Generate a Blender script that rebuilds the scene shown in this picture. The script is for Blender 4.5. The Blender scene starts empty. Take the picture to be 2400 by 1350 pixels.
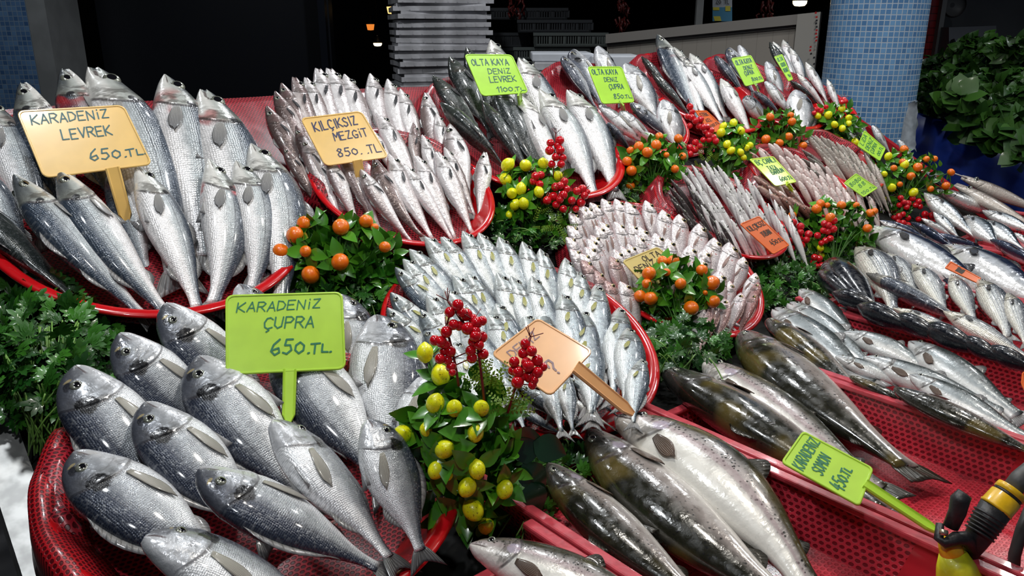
import bpy, math, random
import numpy as np
from mathutils import Vector, Matrix
random.seed(7); rng = np.random.default_rng(7)
SC = bpy.context.scene
COL = SC.collection
# ---------------------------------------------------------------- camera
FPX = 1880.0; PITCH = math.radians(18); PSI = math.radians(49.65); CH = 1.6
cf = np.array([math.cos(PSI)*math.cos(PITCH), math.sin(PSI)*math.cos(PITCH), -math.sin(PITCH)])
cr = np.array([math.sin(PSI), -math.cos(PSI), 0.0]); cu = np.cross(cr, cf)
CC = np.array([0, 0, CH])
cam_d = bpy.data.cameras.new('camera'); cam = bpy.data.objects.new('camera', cam_d); COL.objects.link(cam)
cam_d.sensor_width = 36; cam_d.lens = 36*FPX/2400; cam_d.clip_start = .05
R3 = Matrix(((cr[0], cu[0], -cf[0]), (cr[1], cu[1], -cf[1]), (cr[2], cu[2], -cf[2])))
cam.matrix_world = Matrix.Translation(CC) @ R3.to_4x4()
SC.camera = cam
# ---------------------------------------------------------------- exposure, world, lights
SC.view_settings.view_transform = 'Standard'; SC.view_settings.look = 'None'
SC.view_settings.exposure = 0.48; SC.view_settings.gamma = 1; SC.view_settings.use_curve_mapping = False
W = bpy.data.worlds.new('world'); SC.world = W; W.use_nodes = True
W.node_tree.nodes['Background'].inputs[0].default_value = (.62, .72, .9, 1)
W.node_tree.nodes['Background'].inputs[1].default_value = .06
def lamp(x, y, z, watt, col=(1, .96, .9), r=.05, cone=150):
    d = bpy.data.lights.new('stall_and_fill_lamp', 'SPOT'); d.energy = watt; d.color = col; d.shadow_soft_size = r
    d.spot_size = math.radians(cone); d.spot_blend = .6
    o = bpy.data.objects.new('stall_and_fill_lamp', d); COL.objects.link(o); o.location = (x, y, z)
for x, y, z, wt_, c in [(.25, 1.25, 2.45, 20, (.93, .97, 1)), (.95, .75, 2.5, 21, (1, .95, .87)), (1.55, 1.55, 2.5, 21, (.95, .98, 1)),
                        (2.1, .55, 2.5, 18, (1, .94, .85)), (2.75, 1.5, 2.55, 22, (.95, .98, 1)), (3.5, .8, 2.55, 13, (1, .95, .88)),
                        (-.1, .2, 2.5, 17, (.93, .97, 1)), (3.5, 2.0, 2.6, 9, (1, 1, 1)), (2.1, 3.0, 3.0, 34, (.95, .97, 1)), (.5, 3.9, 3.0, 22, (.9, .95, 1)), (4.4, .9, 3.4, 26, (.9, .95, 1)), (5.2, -.5, 3.2, 42, (.95, .98, 1))]:  # those behind and beyond the stall are unseen fills added to brighten the background
    lamp(x, y, z, wt_, c)
# ---------------------------------------------------------------- geometry of the stand
Y0 = 1.0425; ZS = .877; SL = math.radians(28.6); TS = math.tan(SL)
NS = np.array([0, -math.sin(SL), math.cos(SL)])      # normal of the sloping board
def ray(px, py): return cf + cr*(px-1200)/FPX - cu*(py-675)/FPX
def at(px, py, z): return CC + ray(px, py)*z
def cast(px, py, w=0.0):
    d = ray(px, py); ts = []
    if d[2] < 0: ts.append((ZS+w-CH)/d[2])
    t2 = (ZS+w-TS*Y0-CH)/(d[2]-TS*d[1])
    if t2 > 0: ts.append(t2)
    return CC + d*min(ts)
def depth(P): return float((np.array(P)-CC) @ cf)
def surf(x, y, w=0.0): return ZS + w + max(0.0, TS*(y-Y0))
def norm(v): v = np.asarray(v, float); return v/np.linalg.norm(v)
# ---------------------------------------------------------------- mesh helpers
def mesh(name, V, Fc, mats=(), smooth=True, mi=None):
    m = bpy.data.meshes.new(name); m.from_pydata([tuple(map(float, v)) for v in V], [], [tuple(map(int, f)) for f in Fc])
    for k in mats: m.materials.append(k)
    if smooth: m.polygons.foreach_set('use_smooth', [True]*len(m.polygons))
    if mi is not None: m.polygons.foreach_set('material_index', list(mi))
    m.update(); return m
def link(name, me, parent=None, loc=None):
    o = bpy.data.objects.new(name, me); COL.objects.link(o)
    if parent is not None: o.parent = parent
    if loc is not None: o.location = loc
    return o
def tag(o, label=None, cat=None, group=None, kind=None):
    if label: o['label'] = label
    if cat: o['category'] = cat
    if group: o['group'] = group
    if kind: o['kind'] = kind
    return o
def empty(name, loc=(0, 0, 0)):
    o = bpy.data.objects.new(name, None); COL.objects.link(o); o.location = loc; o.empty_display_size = .02; return o
class MB:
    """collects shapes into one mesh"""
    def __init__(s): s.V = []; s.F = []; s.M = []
    def add(s, V, Fc, mi=0):
        b = len(s.V); s.V += [tuple(v) for v in V]; s.F += [tuple(b+i for i in f) for f in Fc]; s.M += [mi]*len(Fc); return s
    def box(s, x0, x1, y0, y1, z0, z1, mi=0, mat=None):
        V = [(x, y, z) for z in (z0, z1) for y in (y0, y1) for x in (x0, x1)]
        if mat is not None: V = [tuple(mat @ Vector(v)) for v in V]
        return s.add(V, [(0, 2, 3, 1), (4, 5, 7, 6), (0, 1, 5, 4), (2, 6, 7, 3), (0, 4, 6, 2), (1, 3, 7, 5)], mi)
    def tube(s, pts, rad, n=8, mi=0, cap=True):
        pts = [np.array(p, float) for p in pts]; k = len(pts)
        if not hasattr(rad, '__len__'): rad = [rad]*k
        T = norm(pts[1]-pts[0]); a = norm(np.cross(T, (0, 0, 1) if abs(T[2]) < .9 else (1, 0, 0))); V = []
        for i, p in enumerate(pts):
            T = norm(pts[min(i+1, k-1)]-pts[max(i-1, 0)]); a = norm(a-T*(a @ T)); b = np.cross(T, a)
            for j in range(n):
                th = 2*math.pi*j/n; V.append(p+(a*math.cos(th)+b*math.sin(th))*rad[i])
        Fc = [(i*n+j, i*n+(j+1) % n, (i+1)*n+(j+1) % n, (i+1)*n+j) for i in range(k-1) for j in range(n)]
        if cap: Fc += [tuple(range(n-1, -1, -1)), tuple((k-1)*n+j for j in range(n))]
        return s.add(V, Fc, mi)
    def lathe(s, prof, n=48, M=None, mi=0):
        k = len(prof); V = []
        for r, z in prof:
            for j in range(n):
                th = 2*math.pi*j/n; V.append((r*math.cos(th), r*math.sin(th), z))
        if M is not None: V = [tuple(M @ Vector(v)) for v in V]
        return s.add(V, [(i*n+j, i*n+(j+1) % n, (i+1)*n+(j+1) % n, (i+1)*n+j) for i in range(k-1) for j in range(n)], mi)
    def mesh(s, name, mats, smooth=True): return mesh(name, s.V, s.F, mats, smooth, s.M)
    def build(s, name, mats, parent=None, smooth=True):
        if not isinstance(mats, (list, tuple)): mats = [mats]
        return link(name, s.mesh(name, mats, smooth), parent)
def bez(p0, p1, p2, n=8):
    p0, p1, p2 = map(lambda p: np.array(p, float), (p0, p1, p2))
    return [p0*(1-t)**2+2*p1*t*(1-t)+p2*t*t for t in np.linspace(0, 1, n)]
# ---------------------------------------------------------------- node helpers
class NB:
    def __init__(s, name):
        s.mat = bpy.data.materials.new(name); s.mat.use_nodes = True; s.nt = s.mat.node_tree
        s.p = s.nt.nodes['Principled BSDF']
    def n(s, t, **kw):
        q = s.nt.nodes.new(t)
        for k, v in kw.items(): setattr(q, k, v)
        return q
    def put(s, sock, v):
        if isinstance(v, bpy.types.NodeSocket): s.nt.links.new(v, sock)
        elif isinstance(v, (tuple, list)) and len(v) == 3 and sock.type == 'RGBA': sock.default_value = (*v, 1)
        else: sock.default_value = v
    def m(s, op, a, b=None, c=None, clamp=False):
        q = s.n('ShaderNodeMath', operation=op, use_clamp=clamp); s.put(q.inputs[0], a)
        if b is not None: s.put(q.inputs[1], b)
        if c is not None: s.put(q.inputs[2], c)
        return q.outputs[0]
    def step(s, v, a, b, lo=0.0, hi=1.0):
        q = s.n('ShaderNodeMapRange', interpolation_type='SMOOTHSTEP')
        for i, x in enumerate((v, a, b, lo, hi)): s.put(q.inputs[i], x)
        return q.outputs[0]
    def mix(s, f, a, b, mode='MIX'):
        q = s.n('ShaderNodeMix', data_type='RGBA', blend_type=mode); s.put(q.inputs[0], f); s.put(q.inputs[6], a); s.put(q.inputs[7], b); return q.outputs[2]
    def noise(s, vec, sc, det=2.0, rough=.5, col=False):
        q = s.n('ShaderNodeTexNoise'); s.put(q.inputs['Scale'], sc); s.put(q.inputs['Detail'], det); s.put(q.inputs['Roughness'], rough)
        if vec is not None: s.put(q.inputs['Vector'], vec)
        return q.outputs[1 if col else 0]
    def vor(s, vec, sc, rnd=1.0, out=0, feature='F1'):
        q = s.n('ShaderNodeTexVoronoi', feature=feature); s.put(q.inputs['Scale'], sc); s.put(q.inputs['Randomness'], rnd)
        if vec is not None: s.put(q.inputs['Vector'], vec)
        return q.outputs[out]
    def comb(s, x, y, z=0.0):
        q = s.n('ShaderNodeCombineXYZ')
        for i, v in enumerate((x, y, z)): s.put(q.inputs[i], v)
        return q.outputs[0]
    def sep(s, v):
        q = s.n('ShaderNodeSeparateXYZ'); s.put(q.inputs[0], v); return q.outputs
    def obj(s): return s.n('ShaderNodeTexCoord').outputs['Object']
    def rand(s): return s.n('ShaderNodeObjectInfo').outputs['Random']
    def bump(s, h, st=.3, dist=.01):
        q = s.n('ShaderNodeBump'); s.put(q.inputs['Strength'], st); s.put(q.inputs['Distance'], dist); s.put(q.inputs['Height'], h)
        s.put(s.p.inputs['Normal'], q.outputs[0]); return q.outputs[0]
    def set(s, **kw):
        for k, v in kw.items(): s.put(s.p.inputs[k.replace('_', ' ')], v)
        return s.mat
def simple(name, col, rough=.5, metal=0.0, coat=0.0, var=0.0, nscale=20., bump=0.0, **kw):
    b = NB(name); c = col
    if var:
        nz = b.noise(b.obj(), nscale, 3); c = b.mix(b.step(nz, .35, .65), tuple(x*(1-var) for x in col), tuple(min(1, x*(1+var)) for x in col))
        if bump: b.bump(nz, bump, .004)
    return b.set(Base_Color=c, Roughness=rough, Metallic=metal, Coat_Weight=coat, Coat_Roughness=.05, **kw)
# ---------------------------------------------------------------- fish skin
def fish_mat(name, belly, side, back, p=(.28, .52, .8), head=None, cells=90, scale_s=.5, spots=None, stripes=None, gill=(.26, .05), gillk=.8,
             blotch=(), metal=.3, rough=.3, lateral=None, varh=.16, blood=0.0, nz=.16, patch=None, wet=.35, scdark=.35, mouth=.1, bands=None, relief=.3, fore=.65):
    b = NB(name)
    uv = b.sep(b.n('ShaderNodeUVMap').outputs[0]); t, h = uv[0], uv[1]
    at_ = b.n('ShaderNodeAttribute'); at_.attribute_name = 'rest'; rest = at_.outputs['Vector']; r3 = b.sep(rest)
    rnd = b.rand()
    n1 = b.noise(rest, 9, 3)
    off = b.m('MULTIPLY', b.m('SUBTRACT', rnd, .5), varh)
    hh = b.m('ADD', b.m('ADD', h, off), b.m('MULTIPLY', b.m('SUBTRACT', n1, .5), nz*2))
    ramp = b.n('ShaderNodeValToRGB'); cr_ = ramp.color_ramp; cr_.interpolation = 'EASE'
    cr_.elements[0].position = p[0]; cr_.elements[0].color = (*belly, 1)
    cr_.elements[1].position = p[2]; cr_.elements[1].color = (*back, 1)
    e = cr_.elements.new(p[1]); e.color = (*side, 1)
    b.put(ramp.inputs[0], b.m('MULTIPLY_ADD', hh, .5, .5)); c = ramp.outputs[0]
    # head / gill cover
    tg, kg = gill
    hq = b.m('SUBTRACT', h, .05); gt = b.m('SUBTRACT', tg, b.m('MULTIPLY', b.m('MULTIPLY', hq, hq), kg))
    d = b.m('SUBTRACT', t, gt); hm = b.step(d, .01, -.012)
    if head: c = b.mix(b.m('MULTIPLY', hm, head[1]), c, head[0])
    # scales
    if cells:
        v2 = b.comb(b.m('MULTIPLY', r3[0], cells), b.m('MULTIPLY', r3[2], cells*1.15), 0)
        q = b.n('ShaderNodeTexVoronoi', voronoi_dimensions='2D'); b.put(q.inputs['Vector'], v2); b.put(q.inputs['Scale'], 1.0); b.put(q.inputs['Randomness'], .35)
        sd = q.outputs[0]; body = b.m('SUBTRACT', 1.0, hm)
        sm = b.m('MULTIPLY', b.step(sd, .30, .70), b.m('MULTIPLY', body, scdark))
        c = b.mix(sm, c, (.10, .11, .13))
        cellc = b.m('MULTIPLY', b.m('MULTIPLY', b.step(q.outputs['Color'], .55, 1.0), body), scale_s*.5)
        c = b.mix(cellc, c, (.85, .88, .9))
    else:
        sd = b.noise(rest, 60, 2); body = 1.0
    if stripes:
        s_ = b.m('SINE', b.m('MULTIPLY', h, stripes[0])); c = b.mix(b.m('MULTIPLY', b.m('MULTIPLY', b.step(s_, .2, .9), b.step(h, -.55, -.1)), b.m('MULTIPLY', body, stripes[1])), c, stripes[2])
    if bands:   # wavy marks across the back
        s_ = b.m('SINE', b.m('ADD', b.m('MULTIPLY', t, bands[0]), b.m('MULTIPLY', b.noise(rest, 18, 1), 9)))
        c = b.mix(b.m('MULTIPLY', b.m('MULTIPLY', b.step(s_, .2, .7), b.step(h, .25, .45)), bands[1]), c, bands[2])
    if spots:
        dens, lo, colr, k = spots
        vs = b.vor(rest, dens, 1.0); ns = b.noise(rest, dens*.35, 1)
        sp = b.m('MULTIPLY', b.step(vs, .36, .24), b.m('MULTIPLY', b.step(ns, .38, .5), b.step(h, lo-.15, lo+.2)))
        c = b.mix(b.m('MULTIPLY', sp, k), c, colr)
    if patch:   # blotchy dark / olive patches on the back
        pn = b.noise(b.comb(b.m('ADD', r3[0], b.m('MULTIPLY', rnd, 7)), r3[1], r3[2]), patch[0], 2)
        c = b.mix(b.m('MULTIPLY', b.m('MULTIPLY', b.step(pn, .46, .58), b.step(h, patch[1], patch[1]+.25)), patch[3]), c, patch[2])
    if lateral is not None:
        ld = b.m('ABSOLUTE', b.m('SUBTRACT', h, b.m('SUBTRACT', lateral, b.m('MULTIPLY', t, .15))))
        c = b.mix(b.m('MULTIPLY', b.step(ld, .03, .008), b.m('MULTIPLY', body, .65)), c, (.05, .055, .07))
    if blood:
        bn = b.noise(b.comb(b.m('ADD', r3[0], b.m('MULTIPLY', rnd, 13)), r3[1], r3[2]), 7, 2)
        bm = b.m('MULTIPLY', b.step(bn, .56, .66), b.step(b.m('ABSOLUTE', b.m('SUBTRACT', t, tg-.02)), .13, .03))
        c = b.mix(b.m('MULTIPLY', b.m('MULTIPLY', bm, b.step(rnd, .5, .75)), blood), c, (.42, .02, .02))
    # gill edge and cheek creases
    gl = b.step(b.m('ABSOLUTE', d), .011, .002); c = b.mix(b.m('MULTIPLY', b.m('MULTIPLY', gl, gillk), b.step(b.m('ABSOLUTE', h), .97, .8)), c, (.04, .03, .035))
    d2 = b.m('ABSOLUTE', b.m('ADD', d, b.m('MULTIPLY_ADD', b.noise(rest, 12, 1), .05, .045)))
    c = b.mix(b.m('MULTIPLY', b.step(d2, .007, .001), b.m('MULTIPLY', b.step(b.m('ABSOLUTE', h), .7, .4), gillk*.6)), c, (.09, .08, .08))
    fh = b.m('MULTIPLY', b.step(b.m('ADD', h, b.m('MULTIPLY', n1, .3)), .35, .75), b.step(t, tg, tg*.4)); c = b.mix(b.m('MULTIPLY', fh, fore), c, tuple(x*.9+.02 for x in back))
    on = b.noise(b.comb(b.m('MULTIPLY', r3[0], 1.8), b.m('ADD', r3[1], rnd), r3[2]), 15, 3, .6); om = b.m('MULTIPLY', b.step(on, .43, .58), b.m('MULTIPLY', b.step(b.m('ABSOLUTE', b.m('ADD', d, .035)), .075, .02), b.step(b.m('ABSOLUTE', h), .95, .6)))
    c = b.mix(b.m('MULTIPLY', om, gillk*.85), c, (.07, .065, .055))
    for (bt, bh, rt, rh, bc, bs) in blotch:
        ex = b.m('DIVIDE', b.m('SUBTRACT', t, bt), rt); ey = b.m('DIVIDE', b.m('SUBTRACT', h, bh), rh)
        dd = b.m('ADD', b.m('ADD', b.m('MULTIPLY', ex, ex), b.m('MULTIPLY', ey, ey)), b.m('MULTIPLY', b.m('SUBTRACT', b.noise(rest, 40, 3), .5), 1.6))
        c = b.mix(b.m('MULTIPLY', b.step(dd, 1.1, .6), bs), c, bc)
    # mouth line
    ml = b.m('ABSOLUTE', b.m('ADD', h, b.m('MULTIPLY_ADD', t, 1.5, .12)))
    c = b.mix(b.m('MULTIPLY', b.m('MULTIPLY', b.step(ml, .09, .03), b.step(t, mouth, mouth*.7)), .8), c, (.06, .03, .03))
    hgt = b.m('ADD', b.m('ADD', b.m('MULTIPLY', b.m('MULTIPLY', b.step(sd, .1, .65), body), -.35), b.m('MULTIPLY', b.noise(rest, 26, 3), 1.1)),
              b.m('ADD', b.m('MULTIPLY', gl, -.8), b.m('MULTIPLY', hm, b.m('MULTIPLY', b.noise(rest, 30, 2), .45))))
    b.bump(hgt, relief, .005)
    return b.set(Base_Color=c, Roughness=b.step(b.noise(rest, 30, 2), .3, .7, rough-.08, rough+.12), Metallic=metal, Coat_Weight=wet, Coat_Roughness=.09, Specular_IOR_Level=.5)
def fin_mat(name, col, col2=None, rays=60, alpha=.9, dark=.4):
    b = NB(name); uv = b.sep(b.n('ShaderNodeUVMap').outputs[0])
    s_ = b.m('SINE', b.m('MULTIPLY', uv[1], rays)); k = b.step(s_, -.6, .8)
    c = b.mix(uv[0], col, col2 or col); c = b.mix(b.m('MULTIPLY', k, dark), c, tuple(x*.25 for x in col)); b.bump(k, .5, .003)
    return b.set(Base_Color=c, Roughness=.35, Coat_Weight=.5, Coat_Roughness=.08, Alpha=alpha, Metallic=.1)
# ---------------------------------------------------------------- fish shapes
EYE = [simple('eye_pupil', (.006, .006, .008), .1, coat=1.), simple('eye_ring_silver', (.22, .23, .19), .25, .4, 1.), simple('eye_ring_gold', (.38, .30, .12), .25, .4, 1.),
       simple('eye_ring_dark', (.10, .09, .08), .25, .3, 1.), simple('eye_cloud', (.08, .10, .16), .12, .1, 1.)]
def interp(tbl, t):
    x = [a for a, _ in tbl]; y = [c for _, c in tbl]
    # smooth cubic (catmull) interpolation
    t = np.asarray(t, float); i = np.clip(np.searchsorted(x, t)-1, 0, len(x)-2)
    X = np.array(x); Y = np.array(y); m = np.gradient(Y, X); hx = X[i+1]-X[i]; s = np.clip((t-X[i])/hx, 0, 1)
    return (2*s**3-3*s**2+1)*Y[i]+(s**3-2*s**2+s)*hx*m[i]+(-2*s**3+3*s**2)*Y[i+1]+(s**3-s**2)*hx*m[i+1]
SP = {}
def species(name, top, bot, wid, mat, finm, eye=(.1, .3, .03, 1, 0), pec=(.29, -.2, .15, .05), tail=(.16, .13, .5), dors=((.33, .62, .06), (.66, .82, .05)),
            anal=((.68, .82, .05),), pelv=(.34, .1), lod=1, gill=(.26, .05), pecm=None, tailm=None, cat='fish'):
    SP[name] = dict(top=top, bot=bot, wid=wid, mat=mat, fin=finm, eye=eye, pec=pec, tail=tail, dors=dors, anal=anal, pelv=pelv, lod=lod, gill=gill,
                    pecm=pecm or finm, tailm=tailm or finm)
def prof(sp, t):
    top = interp(sp['top'], t); bot = interp(sp['bot'], t); w = interp(sp['wid'], t); return top, bot, w
def defo(P, bz, by):
    P = np.array(P, float); t = P[:, 0]
    k = np.where(t <= 1, 4*t*(1-t), -4*(t-1)); k = np.where(t < 0, 4*t, k)
    P[:, 2] += bz*k; P[:, 1] += by*k; P[:, 0] -= .5; return P
def flank(sp, t, z):
    top, bot, w = prof(sp, min(max(t, 0), 1)); c = (top+bot)/2; hh = max((top-bot)/2, 1e-4); q = min(1, abs(z-c)/hh)
    return float(w*(1-q*q)**.5)
def body_mesh(key, mouth, bz, by):
    sp = SP[key]; ns, nr = [(16, 10), (26, 16), (52, 28)][sp['lod']]
    ts = np.linspace(0, 1, ns)**1.25; V = []; UV = []; Rr = []; tg, kg = sp['gill']
    for t in ts:
        top, bot, w = prof(sp, t); c = (top+bot)/2; hh = (top-bot)/2
        for j in range(nr):
            th = 2*math.pi*j/nr; co, si = math.cos(th), math.sin(th)
            z = c+hh*co; y = w*math.copysign(abs(si)**.9, si)*(1-.10*co)
            d = t-(tg-kg*(co-.05)**2)
            y *= 1+.07*math.exp(-((d+.02)/.03)**2)-.05*math.exp(-((d-.02)/.02)**2)
            x = t
            if t < .14 and abs(si) > .0:
                mz = -.12-1.5*t; g = math.exp(-((co-mz)/.16)**2)*(1-t/.14)
                y *= 1-.25*g
                if mouth: x += mouth*g*.9; z += mouth*.55*(1-t/.14)*(1 if co > mz else -1)*.6
            V.append((x, y, z)); UV.append((t, co)); Rr.append((t, y, z))
    Fc = [(i*nr+j, (i+1)*nr+j, (i+1)*nr+(j+1) % nr, i*nr+(j+1) % nr) for i in range(ns-1) for j in range(nr)]
    Fc += [tuple(range(nr)), tuple((ns-1)*nr+j for j in range(nr-1, -1, -1))]
    Pd = defo(V, bz, by); m = mesh('fish_body', Pd, Fc, [sp['mat']])
    uvl = m.uv_layers.new(name='UVMap'); li = np.zeros(len(m.loops), int); m.loops.foreach_get('vertex_index', li)
    uvl.data.foreach_set('uv', np.array(UV)[li].ravel())
    a = m.attributes.new('rest', 'FLOAT_VECTOR', 'POINT'); a.data.foreach_set('vector', np.array(Rr).ravel())
    return m
def plate(grid, thick, mats, name, bz, by, uvg=None):
    """closed thin sheet from grid[n][m] of (x,y,z)"""
    n, m_ = len(grid), len(grid[0]); G = np.array(grid, float); dy = np.zeros_like(G); dy[..., 1] = thick
    V = list((G+dy).reshape(-1, 3))+list((G-dy).reshape(-1, 3)); N = n*m_; Fc = []
    for i in range(n-1):
        for j in range(m_-1):
            a, b_, c, d = i*m_+j, i*m_+j+1, (i+1)*m_+j+1, (i+1)*m_+j; Fc += [(a, d, c, b_), (N+a, N+b_, N+c, N+d)]
    def strip(idx):
        for p, q in zip(idx, idx[1:]): Fc.append((p, q, N+q, N+p))
    strip([j for j in range(m_)]); strip([(n-1)*m_+j for j in range(m_-1, -1, -1)]); strip([i*m_ for i in range(n-1, -1, -1)]); strip([i*m_+m_-1 for i in range(n)])
    mm = mesh(name, defo(V, bz, by), Fc, [mats])
    uv = [(i/(n-1), j/(m_-1)) for i in range(n) for j in range(m_)]*2
    uvl = mm.uv_layers.new(name='UVMap'); li = np.zeros(len(mm.loops), int); mm.loops.foreach_get('vertex_index', li); uvl.data.foreach_set('uv', np.array(uv)[li].ravel())
    return mm
def fish_parts(key, bz, by, side):
    sp = SP[key]; out = []; L = sp['lod']
    te, ze, re, ri, rp = sp['eye']
    for sd in ((side, -side) if L == 2 else (side,)):
        top, bot, w = prof(sp, te); c = (top+bot)/2; z0 = c+ze*(top-bot)/2; y0 = flank(sp, te, z0)
        V = []; Fc = []; mi = []; rings = [(0, .30), (.3, .29), (.58, .25), (.60, .24), (.85, .15), (1, .0), (1.1, -.25)]; n = 16 if L else 10
        for r_, hgt in rings:
            for j in range(n):
                th = 2*math.pi*j/n; V.append((te+re*r_*math.cos(th), sd*(y0*.97+re*hgt*.9), z0+re*r_*math.sin(th)))
        for i in range(len(rings)-1):
            for j in range(n):
                q = (i*n+j, i*n+(j+1) % n, (i+1)*n+(j+1) % n, (i+1)*n+j); Fc.append(q if sd > 0 else q[::-1]); mi.append(0 if i < 2 else 1)
        out.append(('eye', mesh('eye', defo(V, bz, by), Fc, [EYE[rp], EYE[ri]], True, mi)))
    if sp['pec']:
        tp, zp, lp, wp = sp['pec']
        for sd in ((side, -side) if L == 2 else (side,)):
            g = []
            for i in range(12):
                s = i/11; row = []
                for j in range(7):
                    k = j/6*2-1; xx = tp+lp*s*(1-.10*abs(k-.3)); zz = zp*.1*0+ (interp(sp['top'], tp)+interp(sp['bot'], tp))/2 + zp*(interp(sp['top'], tp)-interp(sp['bot'], tp))/2
                    zz = float(zz)+k*wp*(.25+.75*math.sin(math.pi*min(1, .08+s*.62)))*math.sqrt(max(0, 1-max(0, (s-.5)/.505)**2))-.22*lp*s
                    row.append((xx, sd*(flank(sp, xx, zz)+.006+.012*s), zz))
                g.append(row)
            out.append(('pectoral_fin', plate(g, .0015, sp['pecm'], 'pectoral_fin', bz, by)))
    lt, wt_, fk = sp['tail']; b0 = float(interp(sp['top'], 1.)-interp(sp['bot'], 1.))/2; zc = float(interp(sp['top'], 1.)+interp(sp['bot'], 1.))/2
    g = []
    for i in range(6):
        s = i/5; g.append([(.985+lt*s*(1-fk*(1-abs(k)**1.3)), .004*math.sin(k*5+s*3), zc+k*(b0+(wt_-b0)*s**.8)) for k in np.linspace(-1, 1, 9)])
    out.append(('tail_fin', plate(g, .0018, sp['tailm'], 'tail_fin', bz, by)))
    if L >= 1:
        for nm, lst, sgn in (('dorsal_fin', sp['dors'], 1), ('anal_fin', sp['anal'], -1)):
            for (t1, t2, hf) in lst:
                g = []
                for i in range(9):
                    s = i/8; t = t1+(t2-t1)*s; e = float(interp(sp['top' if sgn > 0 else 'bot'], t)); pr = math.sin(math.pi*min(1, s*1.1+.06))**.7 if s < 1 else .15
                    g.append([(t+q*.04, .002, e-sgn*.012+sgn*hf*q*abs(pr)) for q in (0, .5, 1)])
                g = [[g[i][j] for i in range(9)] for j in range(3)]
                out.append((nm, plate(g, .0018, sp['fin'], nm, bz, by)))
        if sp['pelv'] and L == 2:
            tp, lp = sp['pelv']
            for sd in (1, -1):
                e = float(interp(sp['bot'], tp)); g = []
                for i in range(5):
                    s = i/4; g.append([(tp+lp*s, sd*(.025+.012*s+.01*k), e+.012-.03*s*k) for k in (0, .5, 1)])
                out.append(('pelvic_fin', plate(g, .0018, sp['fin'], 'pelvic_fin', bz, by)))
    return out
_body = {}; _parts = {}
NAMES = {}; KM = dict(blue=1.1, pandora=1.2, pandorared=1.15, whiting=1.2, whitingdark=1.2, bream=1.08, bass=1.04, silvertrout=1.02, greymullet=.9, mackerel=1.15)
CAMR = cr
def fish(key, hx, hy, tx, ty, back='L', roll=0.0, wh=.13, wt=.05, bz=0.0, by=0.0, k=1.0, mouth=0.0, label='', group=None, name=None, nrm=None, stretch=1.0):
    k = k*KM.get(key, 1.0); A = cast(hx, hy, wh); B = cast(tx, ty, wt); B = A+(B-A)*stretch
    X = B-A; L = float(np.linalg.norm(X)); X = X/L
    if key == 'blue' and L > .22: k = k*.215/L
    mid = (A+B)/2
    N0 = NS if mid[1] > Y0 else np.array([0, 0, 1.0])
    if nrm is not None: N0 = norm(nrm)
    N = norm(N0-X*(N0 @ X)); S = np.cross(N, X)
    if (S @ CAMR) > 0: S = -S                      # S points to image left
    D = S if back == 'L' else -S
    if mid[1] <= Y0+.02 and back == 'R' and nrm is None and key not in ('bream', 'blue'): roll = roll+.42
    cz, sz = math.cos(roll), math.sin(roll); D2 = D*cz+N*sz; Yv = np.cross(D2, X); side = 1 if (Yv @ (N*cz-D*sz)) > 0 else -1
    if side < 0: by = -by
    bz = round(bz, 3); by = round(by, 3); kb = (key, mouth, bz, by)
    if kb not in _body: _body[kb] = body_mesh(*kb)
    kp = (key, bz, by, side)
    if kp not in _parts: _parts[kp] = fish_parts(*kp)
    nm = name or NAMES.get(key, key)
    o = bpy.data.objects.new(nm, _body[kb]); COL.objects.link(o)
    M = Matrix(((X[0], Yv[0], D2[0], mid[0]), (X[1], Yv[1], D2[1], mid[1]), (X[2], Yv[2], D2[2], mid[2]), (0, 0, 0, 1)))
    o.matrix_world = M @ Matrix.Diagonal((L, L*k, L*k, 1))
    tag(o, label, 'fish', group)
    for pn, me in _parts[kp]:
        q = bpy.data.objects.new(pn, me); COL.objects.link(q); q.parent = o
    return o
ORD = ['zeroth', 'first', 'second', 'third', 'fourth', 'fifth', 'sixth', 'seventh', 'eighth', 'ninth', 'tenth', 'eleventh', 'twelfth', 'thirteenth', 'fourteenth',
       'fifteenth', 'sixteenth', 'seventeenth', 'eighteenth', 'nineteenth', 'twentieth']
def ordn(i):
    if i <= 20: return ORD[i]
    t_, u_ = divmod(i, 10); T = {2: 'twenty', 3: 'thirty', 4: 'forty', 5: 'fifty'}
    return (T[t_]+'-'+ORD[u_]) if u_ else {3: 'thirtieth', 4: 'fortieth', 5: 'fiftieth'}[t_]
def shoal(key, rows, look, where, group, wh=.13, wt=.05, **kw):
    """rows: {row name: [(hx,hy,tx,ty,back,{opts})...]}; labels count from the left along each row"""
    for rn, lst in rows.items():
        order = sorted(range(len(lst)), key=lambda i: lst[i][0])
        for pos, i in enumerate(order):
            r = lst[i]; o = dict(wh=wh, wt=wt); o.update(kw)
            if len(r) > 5: o.update(r[5])
            lk = o.pop('look', look); kk = o.pop('key', key)
            place = ('leftmost' if pos == 0 else 'rightmost' if pos == len(order)-1 else ordn(pos+1)+' from left')
            lab = f"{lk}, {place} in {rn} {where}"
            fish(kk, r[0], r[1], r[2], r[3], r[4], label=lab, group=group, **o)
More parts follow.
